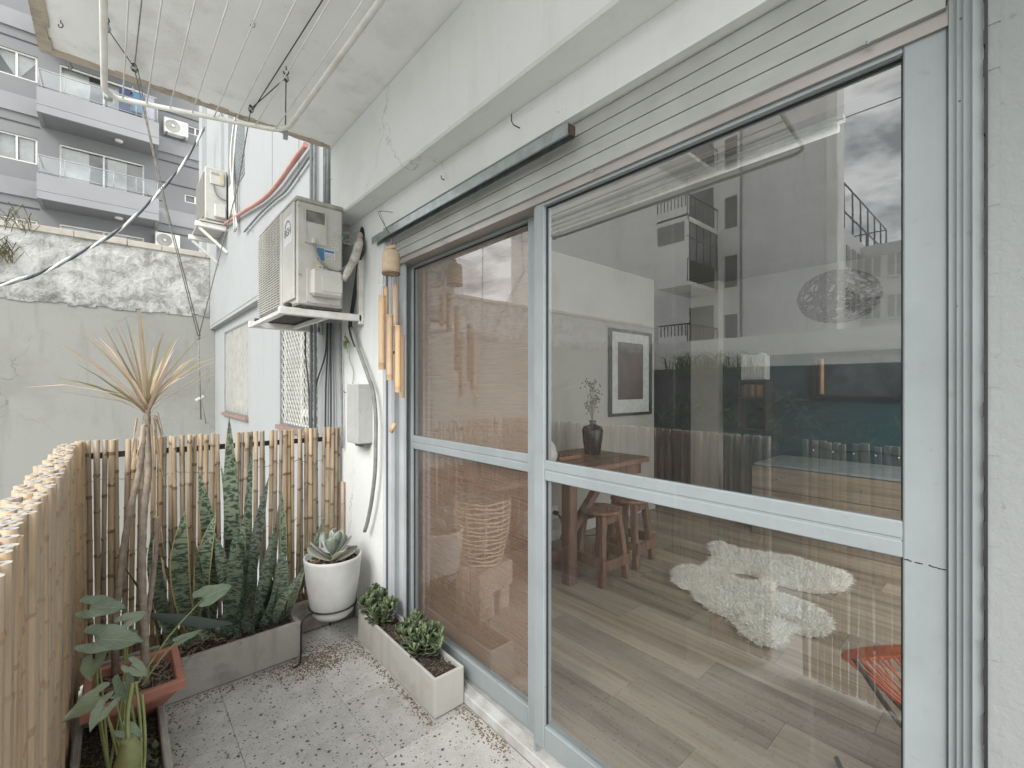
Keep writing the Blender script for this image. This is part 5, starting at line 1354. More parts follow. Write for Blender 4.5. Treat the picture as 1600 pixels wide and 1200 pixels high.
# ------------------------------------------------------------------ white pot on a wire stand
PC = V(0.885, 2.49, 0)
M['pot_white'] = simple('chalky_white_pot', (0.60, 0.605, 0.595), (0.50, 0.50, 0.48), 9, 0.7, 0, 0.15, 60)
wp = thing('white_pot', 'round white pot sitting in a black wire stand by the wall', 'pot', (PC.x, PC.y, 0.17))
s = MB().lathe([(0.0, 0.165), (0.085, 0.165), (0.105, 0.185), (0.110, 0.215), (0.109, 0.222), (0.118, 0.235), (0.136, 0.36), (0.145, 0.455), (0.148, 0.475), (0.148, 0.487), (0.143, 0.491), (0.137, 0.487), (0.134, 0.455), (0.0, 0.455)], (PC.x, PC.y, 0), 40, 0, True, [0] * 12 + [1])
obj('pot_body', s, [M['pot_white'], M['soil']], wp)
g = MB()
for k in range(260):
    a = rnd.uniform(0, 6.28); r_ = 0.13 * math.sqrt(rnd.random()); q_ = V(PC.x + r_ * math.cos(a), PC.y + r_ * math.sin(a), 0.457); z = rnd.uniform(0.002, 0.008)
    g.obox(q_, V(z, 0, 0), V(0, z * 0.7, 0), V(0, 0, z * 0.6), rnd.choice([0, 0, 1]))
obj('soil', g, [M['soil'], M['drac_dead']], wp, kind='stuff')
stn = thing('wire_stand', 'black bent wire stand holding the white pot', 'plant stand', (PC.x, PC.y, 0))
s = MB(); s.tube([(PC.x + 0.121 * math.cos(6.2832 * k / 32), PC.y + 0.121 * math.sin(6.2832 * k / 32), 0.225) for k in range(33)], 0.0045, 8); obj('ring', s, M['black'], stn)
for an in (201, 318, 75):
    d = V(math.cos(R(an)), math.sin(R(an)), 0)
    P = smoothpath([PC + d * 0.121 + V(0, 0, 0.225), PC + d * 0.16 + V(0, 0, 0.228), PC + d * 0.192 + V(0, 0, 0.21), PC + d * 0.198 + V(0, 0, 0.16), PC + d * 0.20 + V(0, 0, 0.03), PC + d * 0.212 + V(0, 0, 0.006), PC + d * 0.24 + V(0, 0, 0.005)], 5)
    obj('leg', MB().tube(P, 0.0048, 8), M['black'], stn)
M['succ'] = mk_leaf('grey_green_succulent_leaf', (0.33, 0.38, 0.32), (0.43, 0.47, 0.40), 0.5, 16, 0.15)
M['succ_rim'] = mk_leaf('blushed_succulent_leaf', (0.30, 0.29, 0.24), (0.33, 0.33, 0.25), 0.5, 16, 0.15)
su = thing('paddle_succulent', 'pale grey green succulent with paddle leaves in the white pot', 'plant', (PC.x, PC.y, 0.455))
def fleshy(l_, w, th, seed=0):
    s = MB(); n_ = 7; rows = []
    for i in range(n_ + 1):
        v = i / n_; ww = w * (0.28 + 0.95 * math.sin(min(1, v * 1.12) * math.pi * 0.52)) * (1 - max(0, (v - 0.72) / 0.28) ** 2.2 * 0.85); tt = th * (1 - 0.55 * v)
        cu2 = 0.26 * l_ * v * v
        x = l_ * v
        rows.append([s.vert(p, (uu, v)) for p, uu in (((x, -ww / 2, cu2 + 0.10 * ww), 0.0), ((x, 0, cu2 + tt * 0.1 - 0.04 * ww), 0.5), ((x, ww / 2, cu2 + 0.10 * ww), 1.0), ((x, 0, cu2 - tt), 0.5))])
    for i in range(n_):
        for j in range(4): s.face((rows[i][j], rows[i][(j + 1) % 4], rows[i + 1][(j + 1) % 4], rows[i + 1][j]), 0, True)
    s.face(rows[-1]); s.face(rows[0][::-1]); return s
fl = fleshy(0.165, 0.074, 0.011).mesh('leaf', M['succ']); flr = fleshy(0.165, 0.074, 0.011).mesh('leaf', M['succ_rim'])
ax = PC + V(-0.012, -0.03, 0.45)
for k in range(15):
    an = 2.4 * k; el = R(8 + 5.0 * k); sc_ = 1.0 - 0.032 * k if k > 4 else 0.86 + 0.04 * k
    Mx = Matrix.Translation(ax + V(0, 0, 0.006 * k + 0.01)) @ Matrix.Rotation(an, 4, 'Z') @ Matrix.Rotation(-el, 4, 'Y') @ Matrix.Rotation(rnd.uniform(-0.25, 0.25), 4, 'X') @ Matrix.Diagonal((sc_, sc_, sc_, 1))
    inst('leaf', flr if k < 3 else fl, su, Mx)
obj('stem', MB().tube([ax, ax + V(0, 0, 0.10)], [0.012, 0.009], 8), M['stalk'], su)

# ------------------------------------------------------------------ jade plants
M['jade'] = mk_leaf('jade_leaf', (0.085, 0.125, 0.065), (0.145, 0.19, 0.10), 0.28, 30, 0.08)
M['jade_new'] = mk_leaf('new_jade_leaf', (0.19, 0.25, 0.11), (0.24, 0.31, 0.15), 0.3, 30, 0.1)
jl = fleshy(0.043, 0.027, 0.006).mesh('leaf', M['jade']); jn = fleshy(0.034, 0.020, 0.005).mesh('leaf', M['jade_new'])
def jade(cx, cy, h_, spread, n_st, label):
    t = thing('jade_plant', label, 'plant', (cx, cy, 0.145), 'jade plants in the door side trough')
    base = V(cx, cy, 0.14); cnt = 0
    for k in range(n_st):
        a = 2.4 * k + rnd.uniform(-0.4, 0.4); rr_ = spread * math.sqrt((k + 0.5) / n_st)
        tip = base + V(math.cos(a) * rr_ * 0.75, math.sin(a) * rr_ * 1.3, h_ * rnd.uniform(0.55, 1.0) * (1.05 - 0.35 * rr_ / spread))
        b0 = base + V(math.cos(a) * 0.015, math.sin(a) * 0.03, 0)
        P = smoothpath([b0, b0.lerp(tip, 0.5) + V(0, 0, -0.012), tip], 4)
        obj('stem', MB().tube(P, [0.006 - 0.0035 * i / (len(P) - 1) for i in range(len(P))], 6), M['drac_stem'], t)
        for lv in range(5):
            if cnt > 285: break
            p = P[-1 - lv] if lv < len(P) else P[0]
            if lv: p = P[-1].lerp(P[3], lv * 0.23)
            for h2 in (0, 1):
                an = a + lv * math.pi / 2 + h2 * math.pi + rnd.uniform(-0.3, 0.3); el = R(62 - 17 * lv + rnd.uniform(-12, 12)); sc_ = rnd.uniform(0.8, 1.25) * (0.75 if lv == 0 else 1.0)
                Mx = Matrix.Translation(p) @ Matrix.Rotation(an, 4, 'Z') @ Matrix.Rotation(-el, 4, 'Y') @ Matrix.Diagonal((sc_, sc_, sc_, 1))
                inst('leaf', jn if lv == 0 else jl, t, Mx); cnt += 1
    return t
jade(1.078, 1.89, 0.18, 0.125, 25, 'nearer jade plant in the pale trough, with brighter leaf tips')
jade(1.062, 2.30, 0.185, 0.12, 24, 'further jade plant in the pale trough, under the white pot')

# dirt and seed husks swept into the corners
db = MB()
for k in range(2600):
    z_ = rnd.random()
    if z_ < 0.55: p0 = V(rnd.gauss(0.76, 0.10), rnd.gauss(2.40, 0.075), 0)
    elif z_ < 0.66: p0 = V(rnd.uniform(0.15, 0.75), 2.475 - abs(rnd.gauss(0, 0.03)), 0)
    elif z_ < 0.82: p0 = V(0.998 - abs(rnd.gauss(0, 0.02)), rnd.uniform(1.62, 2.5), 0)
    elif z_ < 0.91: p0 = V(1.150 - abs(rnd.gauss(0, 0.035)), rnd.uniform(1.30, 1.63), 0)
    else: p0 = V(0.145 + abs(rnd.gauss(0, 0.03)), rnd.uniform(1.3, 2.5), 0)
    if not (0.14 < p0.x < 1.15 and p0.y < 2.69): continue
    if p0.x > 1.0 and p0.y > 1.635: continue
    if p0.x < 0.725 and p0.y > 2.482: continue
    r_ = rnd.uniform(0.0008, 0.0028); a = rnd.uniform(0, 6.28)
    db.obox(p0 + V(0, 0, r_ * 0.35), V(math.cos(a) * r_ * 1.5, math.sin(a) * r_ * 1.5, 0), V(-math.sin(a) * r_, math.cos(a) * r_, 0), V(0, 0, r_ * 0.35), rnd.choice([0, 1, 1]))
tag(obj('debris', db, [simple('tan_husk', (0.33, 0.26, 0.18), (0.20, 0.15, 0.10), 90, 0.95), simple('brown_husk', (0.22, 0.16, 0.11), (0.12, 0.085, 0.06), 90, 0.95)]), 'brown seed husks and dirt gathered along the floor edges and corner', 'debris', kind='stuff')
# ================================================================== INSIDE THE ROOM
# woven lamp on stacked blocks behind the blind
LC = V(1.70, 2.22, FZ)
lb = thing('block_stack', 'stack of pale wooden blocks under the woven lamp behind the blind', 'side table', LC)
Rz = Matrix.Rotation(R(8), 4, 'Z')
def lbx(a0, a1, b0, b1, c0, c1):
    s = MB(); s.box(a0, a1, b0, b1, c0, c1, 0, 0.006); s.v = [tuple(Rz @ Vector(v) + LC) for v in s.v]; return s
obj('block', lbx(-0.145, 0.145, -0.125, 0.09, 0.145, 0.295), M['block_wood'], lb)
obj('block', lbx(-0.145, -0.02, -0.125, 0.09, 0.0, 0.143), M['block_wood'], lb)
obj('block', lbx(0.055, 0.145, -0.10, 0.09, 0.0, 0.143), M['block_wood'], lb)
lm = thing('woven_lamp', 'round lamp woven from pale cane standing on the wooden blocks', 'lamp', LC + V(0, 0, 0.297))
M['cane'] = simple('pale_cane', (0.80, 0.70, 0.53), (0.68, 0.56, 0.40), 30, 0.6)
z0 = LC.z + 0.30
def lampr(v): return 0.115 + 0.055 * math.sin(min(1, v * 1.05) * math.pi * 0.55)
for k in range(15):
    v = k / 14
    for tw in (0, 1):
        pts = []
        for i in range(49):
            a = 6.2832 * i / 48; r_ = lampr(v) + 0.0045 * math.cos(a * 9 + math.pi * (tw + k))
            pts.append((LC.x + r_ * math.cos(a), LC.y + r_ * math.sin(a), z0 + 0.008 + 0.375 * v + 0.004 * math.sin(a * 5 + k * 2)))
        obj('woven_hoop', MB().tube(pts, 0.0056, 5), M['cane'], lm)
for k in range(9):
    a = 6.2832 * k / 9; pts = [(LC.x + lampr(j / 10) * math.cos(a), LC.y + lampr(j / 10) * math.sin(a), z0 + 0.385 * j / 10) for j in range(11)]
    obj('rib', MB().tube(pts, 0.005, 5), M['cane'], lm)
obj('bulb', MB().lathe([(0, 0), (0.02, 0.0), (0.02, 0.06), (0.035, 0.10), (0.025, 0.14), (0, 0.155)], (LC.x, LC.y, z0), 14), M['white_paint'], lm)
tag(obj('lamp_cable', MB().tube(smoothpath([(1.90, 2.70, 0.9), (1.90, 2.66, 0.45), (1.84, 2.5, 0.08), (1.8, 2.36, 0.045)]), 0.004, 5), M['cable_black']), 'black cable running down the wall behind the woven lamp', 'cable')

# table
tb = thing('dining_table', 'dark red brown wooden table along the left wall inside the room', 'table', (2.6, 2.4, FZ))
TZ = H - 0.57
for k in range(4):
    y = 2.05 + 0.175 * k
    obj('plank', MB().box(1.62, 3.30 - 0.012 * (k % 2), y, y + 0.172, TZ - 0.045, TZ, 0, 0.005), M['table_top_wood'], tb)
for (x, y) in ((2.375, 2.105), (2.375, 2.66)):
    obj('leg', MB().box(x - 0.04, x + 0.04, y - 0.04, y + 0.04, FZ, TZ - 0.046, 0, 0.004), M['table_wood'], tb)
obj('stretcher', MB().box(2.35, 2.40, 2.146, 2.619, FZ + 0.10, FZ + 0.20, 0, 0.003), M['table_wood'], tb)
for y in (2.105, 2.66):
    s = MB(); s.box(2.416, 3.22, y - 0.03, y + 0.03, TZ - 0.13, TZ - 0.046, 0, 0.004); s.bar((2.42, y, TZ - 0.42), (2.75, y, TZ - 0.12), 0.05, 0.05)
    obj('bracket', s, M['table_wood'], tb)

# stools
def make_stool(loc, rot, label):
    t = thing('bar_stool', label, 'stool', loc, 'round wooden stools by the table')
    base = WL[t]; hS = 0.50
    def L_(p): return Vector(p) + base
    obj('seat', MB().lathe([(0, hS - 0.028), (0.135, hS - 0.028), (0.148, hS - 0.022), (0.15, hS - 0.006), (0.142, hS), (0, hS)], base, 28), M['table_wood'], t)
    for sx in (-1, 1):
        for sy in (-1, 1):
            obj('leg', MB().bar(L_((sx * 0.135, sy * 0.125, 0.0)), L_((sx * 0.085, sy * 0.08, hS - 0.029)), 0.045, 0.045, (0, 1, 0), 0, 0.003), M['table_wood'], t)
    for sx in (-1, 1): obj('stretcher', MB().box(base.x + sx * 0.13 - 0.011 + sx * 0.018, base.x + sx * 0.13 + 0.011 + sx * 0.018, base.y - 0.155, base.y + 0.155, base.z + 0.13, base.z + 0.20, 0, 0.002), M['table_wood'], t)
    for sy in (-1, 1): obj('stretcher', MB().box(base.x - 0.16, base.x + 0.16, base.y + sy * 0.12 - 0.011 + sy * 0.018, base.y + sy * 0.12 + 0.011 + sy * 0.018, base.z + 0.11, base.z + 0.18, 0, 0.002), M['table_wood'], t)
    for sy in (-1, 1): obj('apron', MB().box(base.x - 0.10, base.x + 0.10, base.y + sy * 0.085 - 0.012, base.y + sy * 0.085 + 0.012, base.z + hS - 0.09, base.z + hS - 0.0285), M['table_wood'], t)
    t.rotation_euler = (0, 0, rot)
    return t
s1 = make_stool((2.63, 2.03, FZ), R(-2), 'round wooden stool nearest the table leg, in front of the other stool')
s2 = copy_tree(s1); s2.location = (3.06, 2.08, FZ); s2.rotation_euler = (0, 0, R(6)); s2['label'] = 'round wooden stool partly hidden behind the nearer stool'

# things on the table
va = thing('vase', 'squat dark glazed vase with dried stems on the wooden table', 'vase', (3.06, 2.45, TZ))
obj('vase_body', MB().lathe([(0, 0), (0.062, 0.0), (0.066, 0.01), (0.082, 0.12), (0.09, 0.20), (0.075, 0.235), (0.032, 0.25), (0.028, 0.27), (0.034, 0.285), (0.026, 0.283), (0.02, 0.25), (0, 0.24)], (3.06, 2.45, TZ), 28), simple('dark_glazed_ceramic', (0.022, 0.026, 0.026), (0.04, 0.042, 0.04), 14, 0.25), va)
s = MB(); f2 = MB()
for k in range(16):
    a = rnd.uniform(0, 6.28); l_ = rnd.uniform(0.12, 0.36); p0 = V(3.06, 2.45, TZ + 0.27); p1 = p0 + V(math.cos(a) * l_ * 0.25 - 0.02, math.sin(a) * l_ * 0.25, l_)
    s.tube(smoothpath([p0, p0.lerp(p1, 0.5) + V(0, 0, 0.02), p1], 3), 0.0018, 4)
    for j in range(7):
        c_ = p1 + V(rnd.gauss(0, 0.02), rnd.gauss(0, 0.02), rnd.gauss(0, 0.03)); f2.lathe([(0, -0.008), (0.008, 0), (0, 0.009)], c_, 5)
obj('dried_stem', s, M['drac_dead'], va, kind='stuff'); obj('dried_bloom', f2, simple('dried_flower', (0.24, 0.17, 0.11), (0.12, 0.08, 0.06), 60, 0.95), va, kind='stuff')
jv = thing('vase', 'rounded white jug at the left end of the table beside the door stile', 'vase', (2.42, 2.36, TZ))
obj('jug_body', MB().lathe([(0, 0), (0.05, 0), (0.068, 0.03), (0.075, 0.07), (0.06, 0.13), (0.03, 0.17), (0.022, 0.21), (0.018, 0.21), (0.02, 0.17), (0, 0.15)], (2.42, 2.36, TZ), 24), M['white_paint'], jv)
bx_ = thing('wooden_tray', 'small orange brown wooden game tray on the table by the dark vase', 'tray', (2.68, 2.42, TZ))
obj('tray_base', MB().box(2.56, 2.80, 2.36, 2.48, TZ + 0.001, TZ + 0.03, 0, 0.003), mk_wood('orange_wood', (0.36, 0.20, 0.11), (0.42, 0.25, 0.15), (0.22, 0.11, 0.06), 'x', 1.5, 0.4), bx_)
for k in range(6): obj('playing_piece', MB().box(2.575 + k * 0.037, 2.60 + k * 0.037, 2.38, 2.46, TZ + 0.031, TZ + 0.046, 0, 0.002), M['table_wood'], bx_)

# picture on the left wall
pf = thing('picture_frame', 'dark framed picture with a wide white mount on the cream wall', 'picture', (4.1, 2.79, H - 0.28))
px0, px1, pz0, pz1 = 3.74, 4.50, H - 0.30, H + 0.60
s = MB(); w = 0.03
s.box(px0, px0 + w, 2.765, 2.798, pz0, pz1); s.box(px1 - w, px1, 2.765, 2.798, pz0, pz1); s.box(px0 + w, px1 - w, 2.765, 2.798, pz0, pz0 + w); s.box(px0 + w, px1 - w, 2.765, 2.798, pz1 - w, pz1)
obj('frame', s, M['black'], pf)
obj('mount', MB().box(px0 + w, px1 - w, 2.785, 2.797, pz0 + w, pz1 - w), M['room_white'], pf)
def mk_art():
    b = NB('muted_abstract_print'); col = b.ramp(b.noise(5, 4, 0.5, b.mapping(scale=(1.2, 1, 0.6))), [(0.3, (0.03, 0.028, 0.03)), (0.5, (0.11, 0.06, 0.055)), (0.7, (0.05, 0.05, 0.05)), (0.9, (0.25, 0.22, 0.2))]); return b.fin(col, 0.3)
obj('print', MB().box(px0 + 0.15, px1 - 0.15, 2.782, 2.7845, pz0 + 0.17, pz1 - 0.13), mk_art(), pf)

# bench with plank front
bn = thing('storage_bench', 'long bench with a weathered plank front and grey cushion in the room', 'bench', (4.9, 0.2, FZ))
bz1 = FZ + 0.635
for k in range(3):
    z = FZ + 0.004 + k * 0.212
    obj('plank', MB().box(4.50, 4.53, -2.4, 1.71, z, z + 0.208, 0, 0.003), M['bench_wood'], bn)
s = MB(); s.box(4.531, 5.25, 1.68, 1.71, FZ + 0.003, bz1 - 0.002); obj('end_panel', s, M['bench_wood'], bn)
s = MB()
for k in range(3): 
    for j in range(6): s.tube([(4.497, 1.5 - j * 0.62, FZ + 0.11 + k * 0.212), (4.501, 1.5 - j * 0.62, FZ + 0.11 + k * 0.212)], 0.006, 6)
obj('nail', s, M['rust'], bn, kind='stuff')
obj('cushion', MB().box(4.50, 5.24, -2.4, 1.70, bz1 + 0.001, bz1 + 0.03, 0, 0.012), simple('grey_teal_cushion', (0.20, 0.235, 0.24), (0.15, 0.18, 0.185), 8, 0.9), bn)

# shelf with pale books, dark wall panel, string of small bulbs
sf = thing('wall_shelf', 'narrow dark shelf unit on the teal wall holding pale books', 'shelf', (5.2, 1.94, H - 0.45))
s = MB()
for z in (-0.46, -0.12, 0.06): s.box(5.10, 5.298, 1.81, 2.07, H + z, H + z + 0.02)
s.box(5.10, 5.298, 2.07, 2.085, H - 0.46, H + 0.08); s.box(5.10, 5.298, 1.795, 1.81, H - 0.46, H + 0.08)
obj('shelf_board', s, simple('dark_shelf_wood', (0.06, 0.05, 0.045), rough=0.6), sf)
bk = [simple('pale_book', (0.62, 0.62, 0.60), (0.5, 0.5, 0.49), 9, 0.7), simple('orange_book', (0.36, 0.19, 0.08), rough=0.7), simple('dark_book', (0.10, 0.09, 0.085), rough=0.7)]
for lv, (z, mi) in enumerate(((0.081, 0), (-0.099, 2))):
    y = 2.06; k = 0
    while y > 1.83:
        w = rnd.uniform(0.022, 0.04); h_ = (0.30 if lv == 0 else 0.14) * rnd.uniform(0.85, 1.0)
        t = thing('book', ['pale spined book standing on top of the dark shelf', 'small dark or orange book on the middle of the dark shelf'][lv], 'book', (5.2, y, H + z), ['pale books on the shelf', 'small books on the shelf'][lv])
        obj('cover', MB().box(5.13, 5.27, y - w + 0.002, y, H + z, H + z + h_, 0, 0.002), bk[mi if lv == 0 or rnd.random() < 0.65 else 1], t)
        y -= w; k += 1
pn = thing('wall_panel', 'wide dark glossy framed panel on the teal wall with a painted orange strip of light', 'panel', (5.28, 0.6, H - 0.1))
s = MB(); s.box(5.25, 5.297, -0.6, 1.42, H - 0.12, H - 0.09); s.box(5.25, 5.297, -0.6, 1.42, H + 0.30, H + 0.33); s.box(5.25, 5.297, 1.39, 1.42, H - 0.09, H + 0.30)
obj('frame', s, M['black'], pn)
obj('dark_glass', MB().box(5.275, 5.296, -0.6, 1.389, H - 0.089, H + 0.299), simple('dark_glossy_glass', (0.03, 0.04, 0.05), (0.08, 0.10, 0.11), 5, 0.12), pn)
obj('orange_light_strip', MB().tube([(5.262, 1.345, H - 0.07), (5.262, 1.345, H + 0.28)], 0.02, 8), simple('orange_light_strip', (0.62, 0.36, 0.20), rough=0.4), pn)  # strip of orange light put in as plain colour, without emission
sl = thing('string_lights', 'thin wire of small clear bulbs strung along the teal wall above the bench', 'string lights', (5.27, 0.6, H - 0.6))
pts = smoothpath([(5.285, 1.45 - 0.25 * k, H - 0.60 - 0.02 * (k % 2)) for k in range(10)], 3)
obj('wire', MB().tube(pts, 0.004, 4), M['black'], sl)
for k in range(13): obj('bulb', MB().lathe([(0, -0.012), (0.006, -0.008), (0.006, 0), (0, 0.006)], (5.28, 1.42 - 0.165 * k, H - 0.63), 8), M['wire_white'], sl)

# wire ball lamp hanging from the ceiling
wb = thing('wire_ball_pendant', 'round pendant lamp of tangled wire hanging inside the right door', 'pendant lamp', (3.0, 0.69, 2.6))
gc_ = V(3.0, 0.69, H + 0.50); s = MB()
for k in range(26):
    n_ = V(rnd.gauss(0, 1), rnd.gauss(0, 1), rnd.gauss(0, 1)).normalized(); a_ = n_.orthogonal().normalized(); b_ = n_.cross(a_); off = rnd.uniform(-0.5, 0.5)
    rr_ = math.sqrt(1 - off * off) * 0.19
    s.tube([gc_ + V(1, 1, 0.74) * 0 + Vector(((n_ * off * 0.19 + a_ * rr_ * math.cos(6.2832 * i / 30) + b_ * rr_ * math.sin(6.2832 * i / 30)).x, (n_ * off * 0.19 + a_ * rr_ * math.cos(6.2832 * i / 30) + b_ * rr_ * math.sin(6.2832 * i / 30)).y, (n_ * off * 0.19 + a_ * rr_ * math.cos(6.2832 * i / 30) + b_ * rr_ * math.sin(6.2832 * i / 30)).z * 0.74)) for i in range(31)], 0.0055, 5)
obj('wire_ball', s, simple('dark_wicker', (0.025, 0.022, 0.02), rough=0.7), wb)
obj('cord', MB().tube([gc_ + V(0, 0, 0.13), V(3.0, 0.69, 2.619)], 0.003, 5), M['black'], wb)
tl = thing('tube_light', 'white fluorescent tube fixed under the room ceiling', 'tube light', (2.45, 1.45, H + 1.18))
obj('tube', MB().tube([(2.45, 2.34, H + 1.17), (2.45, 0.56, H + 1.17)], 0.019, 12), simple('white_glass_tube', (0.85, 0.85, 0.83), rough=0.3), tl)
obj('batten', MB().box(2.43, 2.47, 0.54, 2.36, H + 1.195, H + 1.219), M['room_white'], tl)

# sheepskins
M['fleece'] = simple('cream_fleece', (0.90, 0.89, 0.83), (0.82, 0.80, 0.73), 14, 0.95, var=0.0)
def inside(p, poly):
    c = False; j = len(poly) - 1
    for i in range(len(poly)):
        a, b_ = poly[i], poly[j]
        if (a.y > p[1]) != (b_.y > p[1]) and p[0] < (b_.x - a.x) * (p[1] - a.y) / (b_.y - a.y) + a.x: c = not c
        j = i
    return c
def edge_dist(p, poly):
    d = 9
    for i in range(len(poly)):
        a, b_ = poly[i - 1], poly[i]; ab_ = (b_ - a); t = max(0, min(1, ((p - a).dot(ab_)) / ab_.length_squared)); d = min(d, (p - a - ab_ * t).length)
    return d
def sheepskin(px, label, count):
    poly = [pt(a, b_, Z=FZ + 0.01) for a, b_ in px]
    for p in poly: p.z = 0
    c = sum(poly, V(0, 0, 0)) / len(poly)
    poly = [c + (p - c) * 0.90 for p in poly]
    t = thing('sheepskin_rug', label, 'rug', (c.x, c.y, FZ))
    s = MB(); ct = s.vert((c.x, c.y, FZ + 0.02)); sp = [p for p in smoothpath(poly + [poly[0]], 3)[:-1]]
    a0 = [s.vert((p.x, p.y, FZ + 0.003)) for p in sp]; a1 = [s.vert((c.x + (p.x - c.x) * 0.9, c.y + (p.y - c.y) * 0.9, FZ + 0.022)) for p in sp]
    n_ = len(sp)
    for i in range(n_): s.face((a0[i], a0[(i + 1) % n_], a1[(i + 1) % n_], a1[i]), 0, True); s.face((a1[i], a1[(i + 1) % n_], ct), 0, True)
    obj('hide', s, M['fleece'], t)
    xs = [p.x for p in sp]; ys = [p.y for p in sp]; f = MB(); k = 0
    while k < count:
        p = V(rnd.uniform(min(xs), max(xs)), rnd.uniform(min(ys), max(ys)), 0)
        if not inside(p, sp): continue
        k += 1
        ed = edge_dist(p, sp); l_ = rnd.uniform(0.035, 0.065); h0 = FZ + 0.004 + 0.016 * min(1, ed / 0.05)
        out = (p - c).normalized(); cl = 0.6 * math.sin(p.x * 31 + p.y * 7) + 0.6 * math.sin(p.y * 37 - p.x * 9)
        d = V(0.35 * math.cos(cl * 3) + rnd.gauss(0, 0.28), 0.35 * math.sin(cl * 3) + rnd.gauss(0, 0.28), rnd.uniform(0.5, 0.95)) + out * max(0, 1 - ed / 0.06) * 1.3
        d.normalize(); sv = d.orthogonal().normalized(); sv = Matrix.Rotation(rnd.uniform(0, 6.28), 3, d) @ sv
        q0 = V(p.x, p.y, h0); w = rnd.uniform(0.0022, 0.0048); q1 = q0 + d * l_ * 0.6 + V(rnd.gauss(0, 0.004), rnd.gauss(0, 0.004), 0); q2 = q0 + d * l_ + V(rnd.gauss(0, 0.010), rnd.gauss(0, 0.010), -0.012); q2.z = max(q2.z, FZ + 0.003)
        v0, v1, v2, v3, v4 = s_ = [f.vert(q0 - sv * w / 2), f.vert(q0 + sv * w / 2), f.vert(q1 + sv * w * 0.45), f.vert(q1 - sv * w * 0.45), f.vert(q2)]
        f.face((v0, v1, v2, v3)); f.face((v3, v2, v4))
    obj('fleece', f, M['fleece'], t, kind='stuff')
sheepskin([(1042, 897), (1052, 884), (1075, 884), (1105, 890), (1140, 899), (1168, 910), (1198, 903), (1212, 912), (1210, 925), (1250, 940), (1288, 956), (1308, 976), (1304, 994), (1280, 1000), (1252, 994), (1240, 990), (1234, 1008), (1212, 1018), (1180, 1010), (1155, 990), (1143, 972), (1112, 958), (1086, 938), (1073, 920), (1052, 915)], 'larger cream sheepskin rug, nearer the glass door', 26000)
sheepskin([(1098, 852), (1118, 846), (1150, 858), (1200, 866), (1245, 873), (1285, 886), (1318, 894), (1340, 905), (1334, 920), (1322, 928), (1285, 931), (1245, 924), (1205, 912), (1165, 898), (1120, 893), (1090, 886), (1108, 872)], 'smaller cream sheepskin rug, further from the glass door', 15000)

# orange cord chair
ch = thing('cord_chair', 'orange cord chair with black metal legs, half hidden by the door stile', 'chair', (2.25, 0.1, FZ))
M['orange'] = simple('orange_plastic_cord', (0.80, 0.19, 0.075), (0.72, 0.16, 0.06), 30, 0.4)
tip_ = pt(1340, 1021, X=2.02); e1_ = V(CA, -SA, 0); e2_ = (tip_ - V(0, 0, H)).normalized(); e2_ = (e2_ - e1_ * e2_.dot(e1_)).normalized(); up_ = e1_.cross(e2_).normalized()
if up_.z < 0: up_ = -up_
HC = tip_ + e1_ * 0.37
def hoop(a): return HC + e1_ * 0.37 * math.cos(a) + e2_ * 0.30 * math.sin(a) + up_ * 0.012 * math.sin(2 * a)
P = [hoop(6.2832 * k / 56) for k in range(57)]
s = MB(); s.tube(P, 0.0155, 10); obj('rim', s, M['orange'], ch)
wr = MB()
for k in range(0, 224):
    a = 6.2832 * k / 224; p = hoop(a); t_ = (hoop(a + 0.01) - p).normalized(); wr.tube([p - t_ * 0.003, p + t_ * 0.003], 0.0172, 8, 0, False)
obj('cord_wrap', wr, M['orange'], ch, kind='stuff')
cc = HC + V(0, 0, -0.24)
for k in range(44):
    a = 6.2832 * k / 44; p = hoop(a); q_ = cc + V(0.10 * math.cos(a), 0.10 * math.sin(a), 0.0)
    obj('cord', MB().tube([p + V(0, 0, -0.012), p.lerp(q_, 0.55) + V(0, 0, -0.03), q_], 0.0042, 5), M['orange'], ch)
obj('lower_ring', MB().tube([cc + V(0.10 * math.cos(6.2832 * k / 24), 0.10 * math.sin(6.2832 * k / 24), 0) for k in range(25)], 0.008, 6), M['black'], ch)
for an in (176, 120, 250, 20):
    p = hoop(R(an)); q_ = V(p.x * 0.55 + HC.x * 0.45, p.y * 0.55 + HC.y * 0.45, FZ + 0.012)
    obj('leg', MB().tube(smoothpath([p + V(0, 0, -0.018), p.lerp(q_, 0.22) + (p - HC) * -0.02, p.lerp(q_, 0.55) + (HC - p) * 0.10, p.lerp(q_, 0.8) + (HC - p) * 0.20, q_ + (HC - p) * 0.30], 5), 0.0095, 8), M['black'], ch)
rod = [pt(1307, 1185, Z=FZ + 0.02), pt(1318, 1210, Z=FZ + 0.012), pt(1345, 1240, Z=FZ + 0.012)]
obj('foot_rod', MB().tube(rod, 0.0095, 8), M['black'], ch)

# wall socket with a tangle of black leads under the table
so = thing('wall_socket', 'white wall socket with black leads plugged in under the table', 'socket', (2.62, 2.79, FZ + 0.3))
sp = pt(866, 800, Y=2.79)
obj('face_plate', MB().box(sp.x - 0.045, sp.x + 0.045, 2.783, 2.799, sp.z - 0.06, sp.z + 0.06, 0, 0.003), M['white_paint'], so)
obj('plug', MB().tube([(sp.x - 0.01, 2.74, sp.z), (sp.x - 0.01, 2.782, sp.z)], 0.02, 10), M['black'], so)
for k in range(3):
    obj('lead', MB().tube(smoothpath([(sp.x - 0.01, 2.74, sp.z), (sp.x + 0.04 * k, 2.68, sp.z - 0.12), (sp.x - 0.05 + 0.08 * k, 2.66, FZ + 0.05), (sp.x + 0.2 + 0.1 * k, 2.7 - 0.05 * k, FZ + 0.012)]), 0.004, 5), M['cable_black'], so)
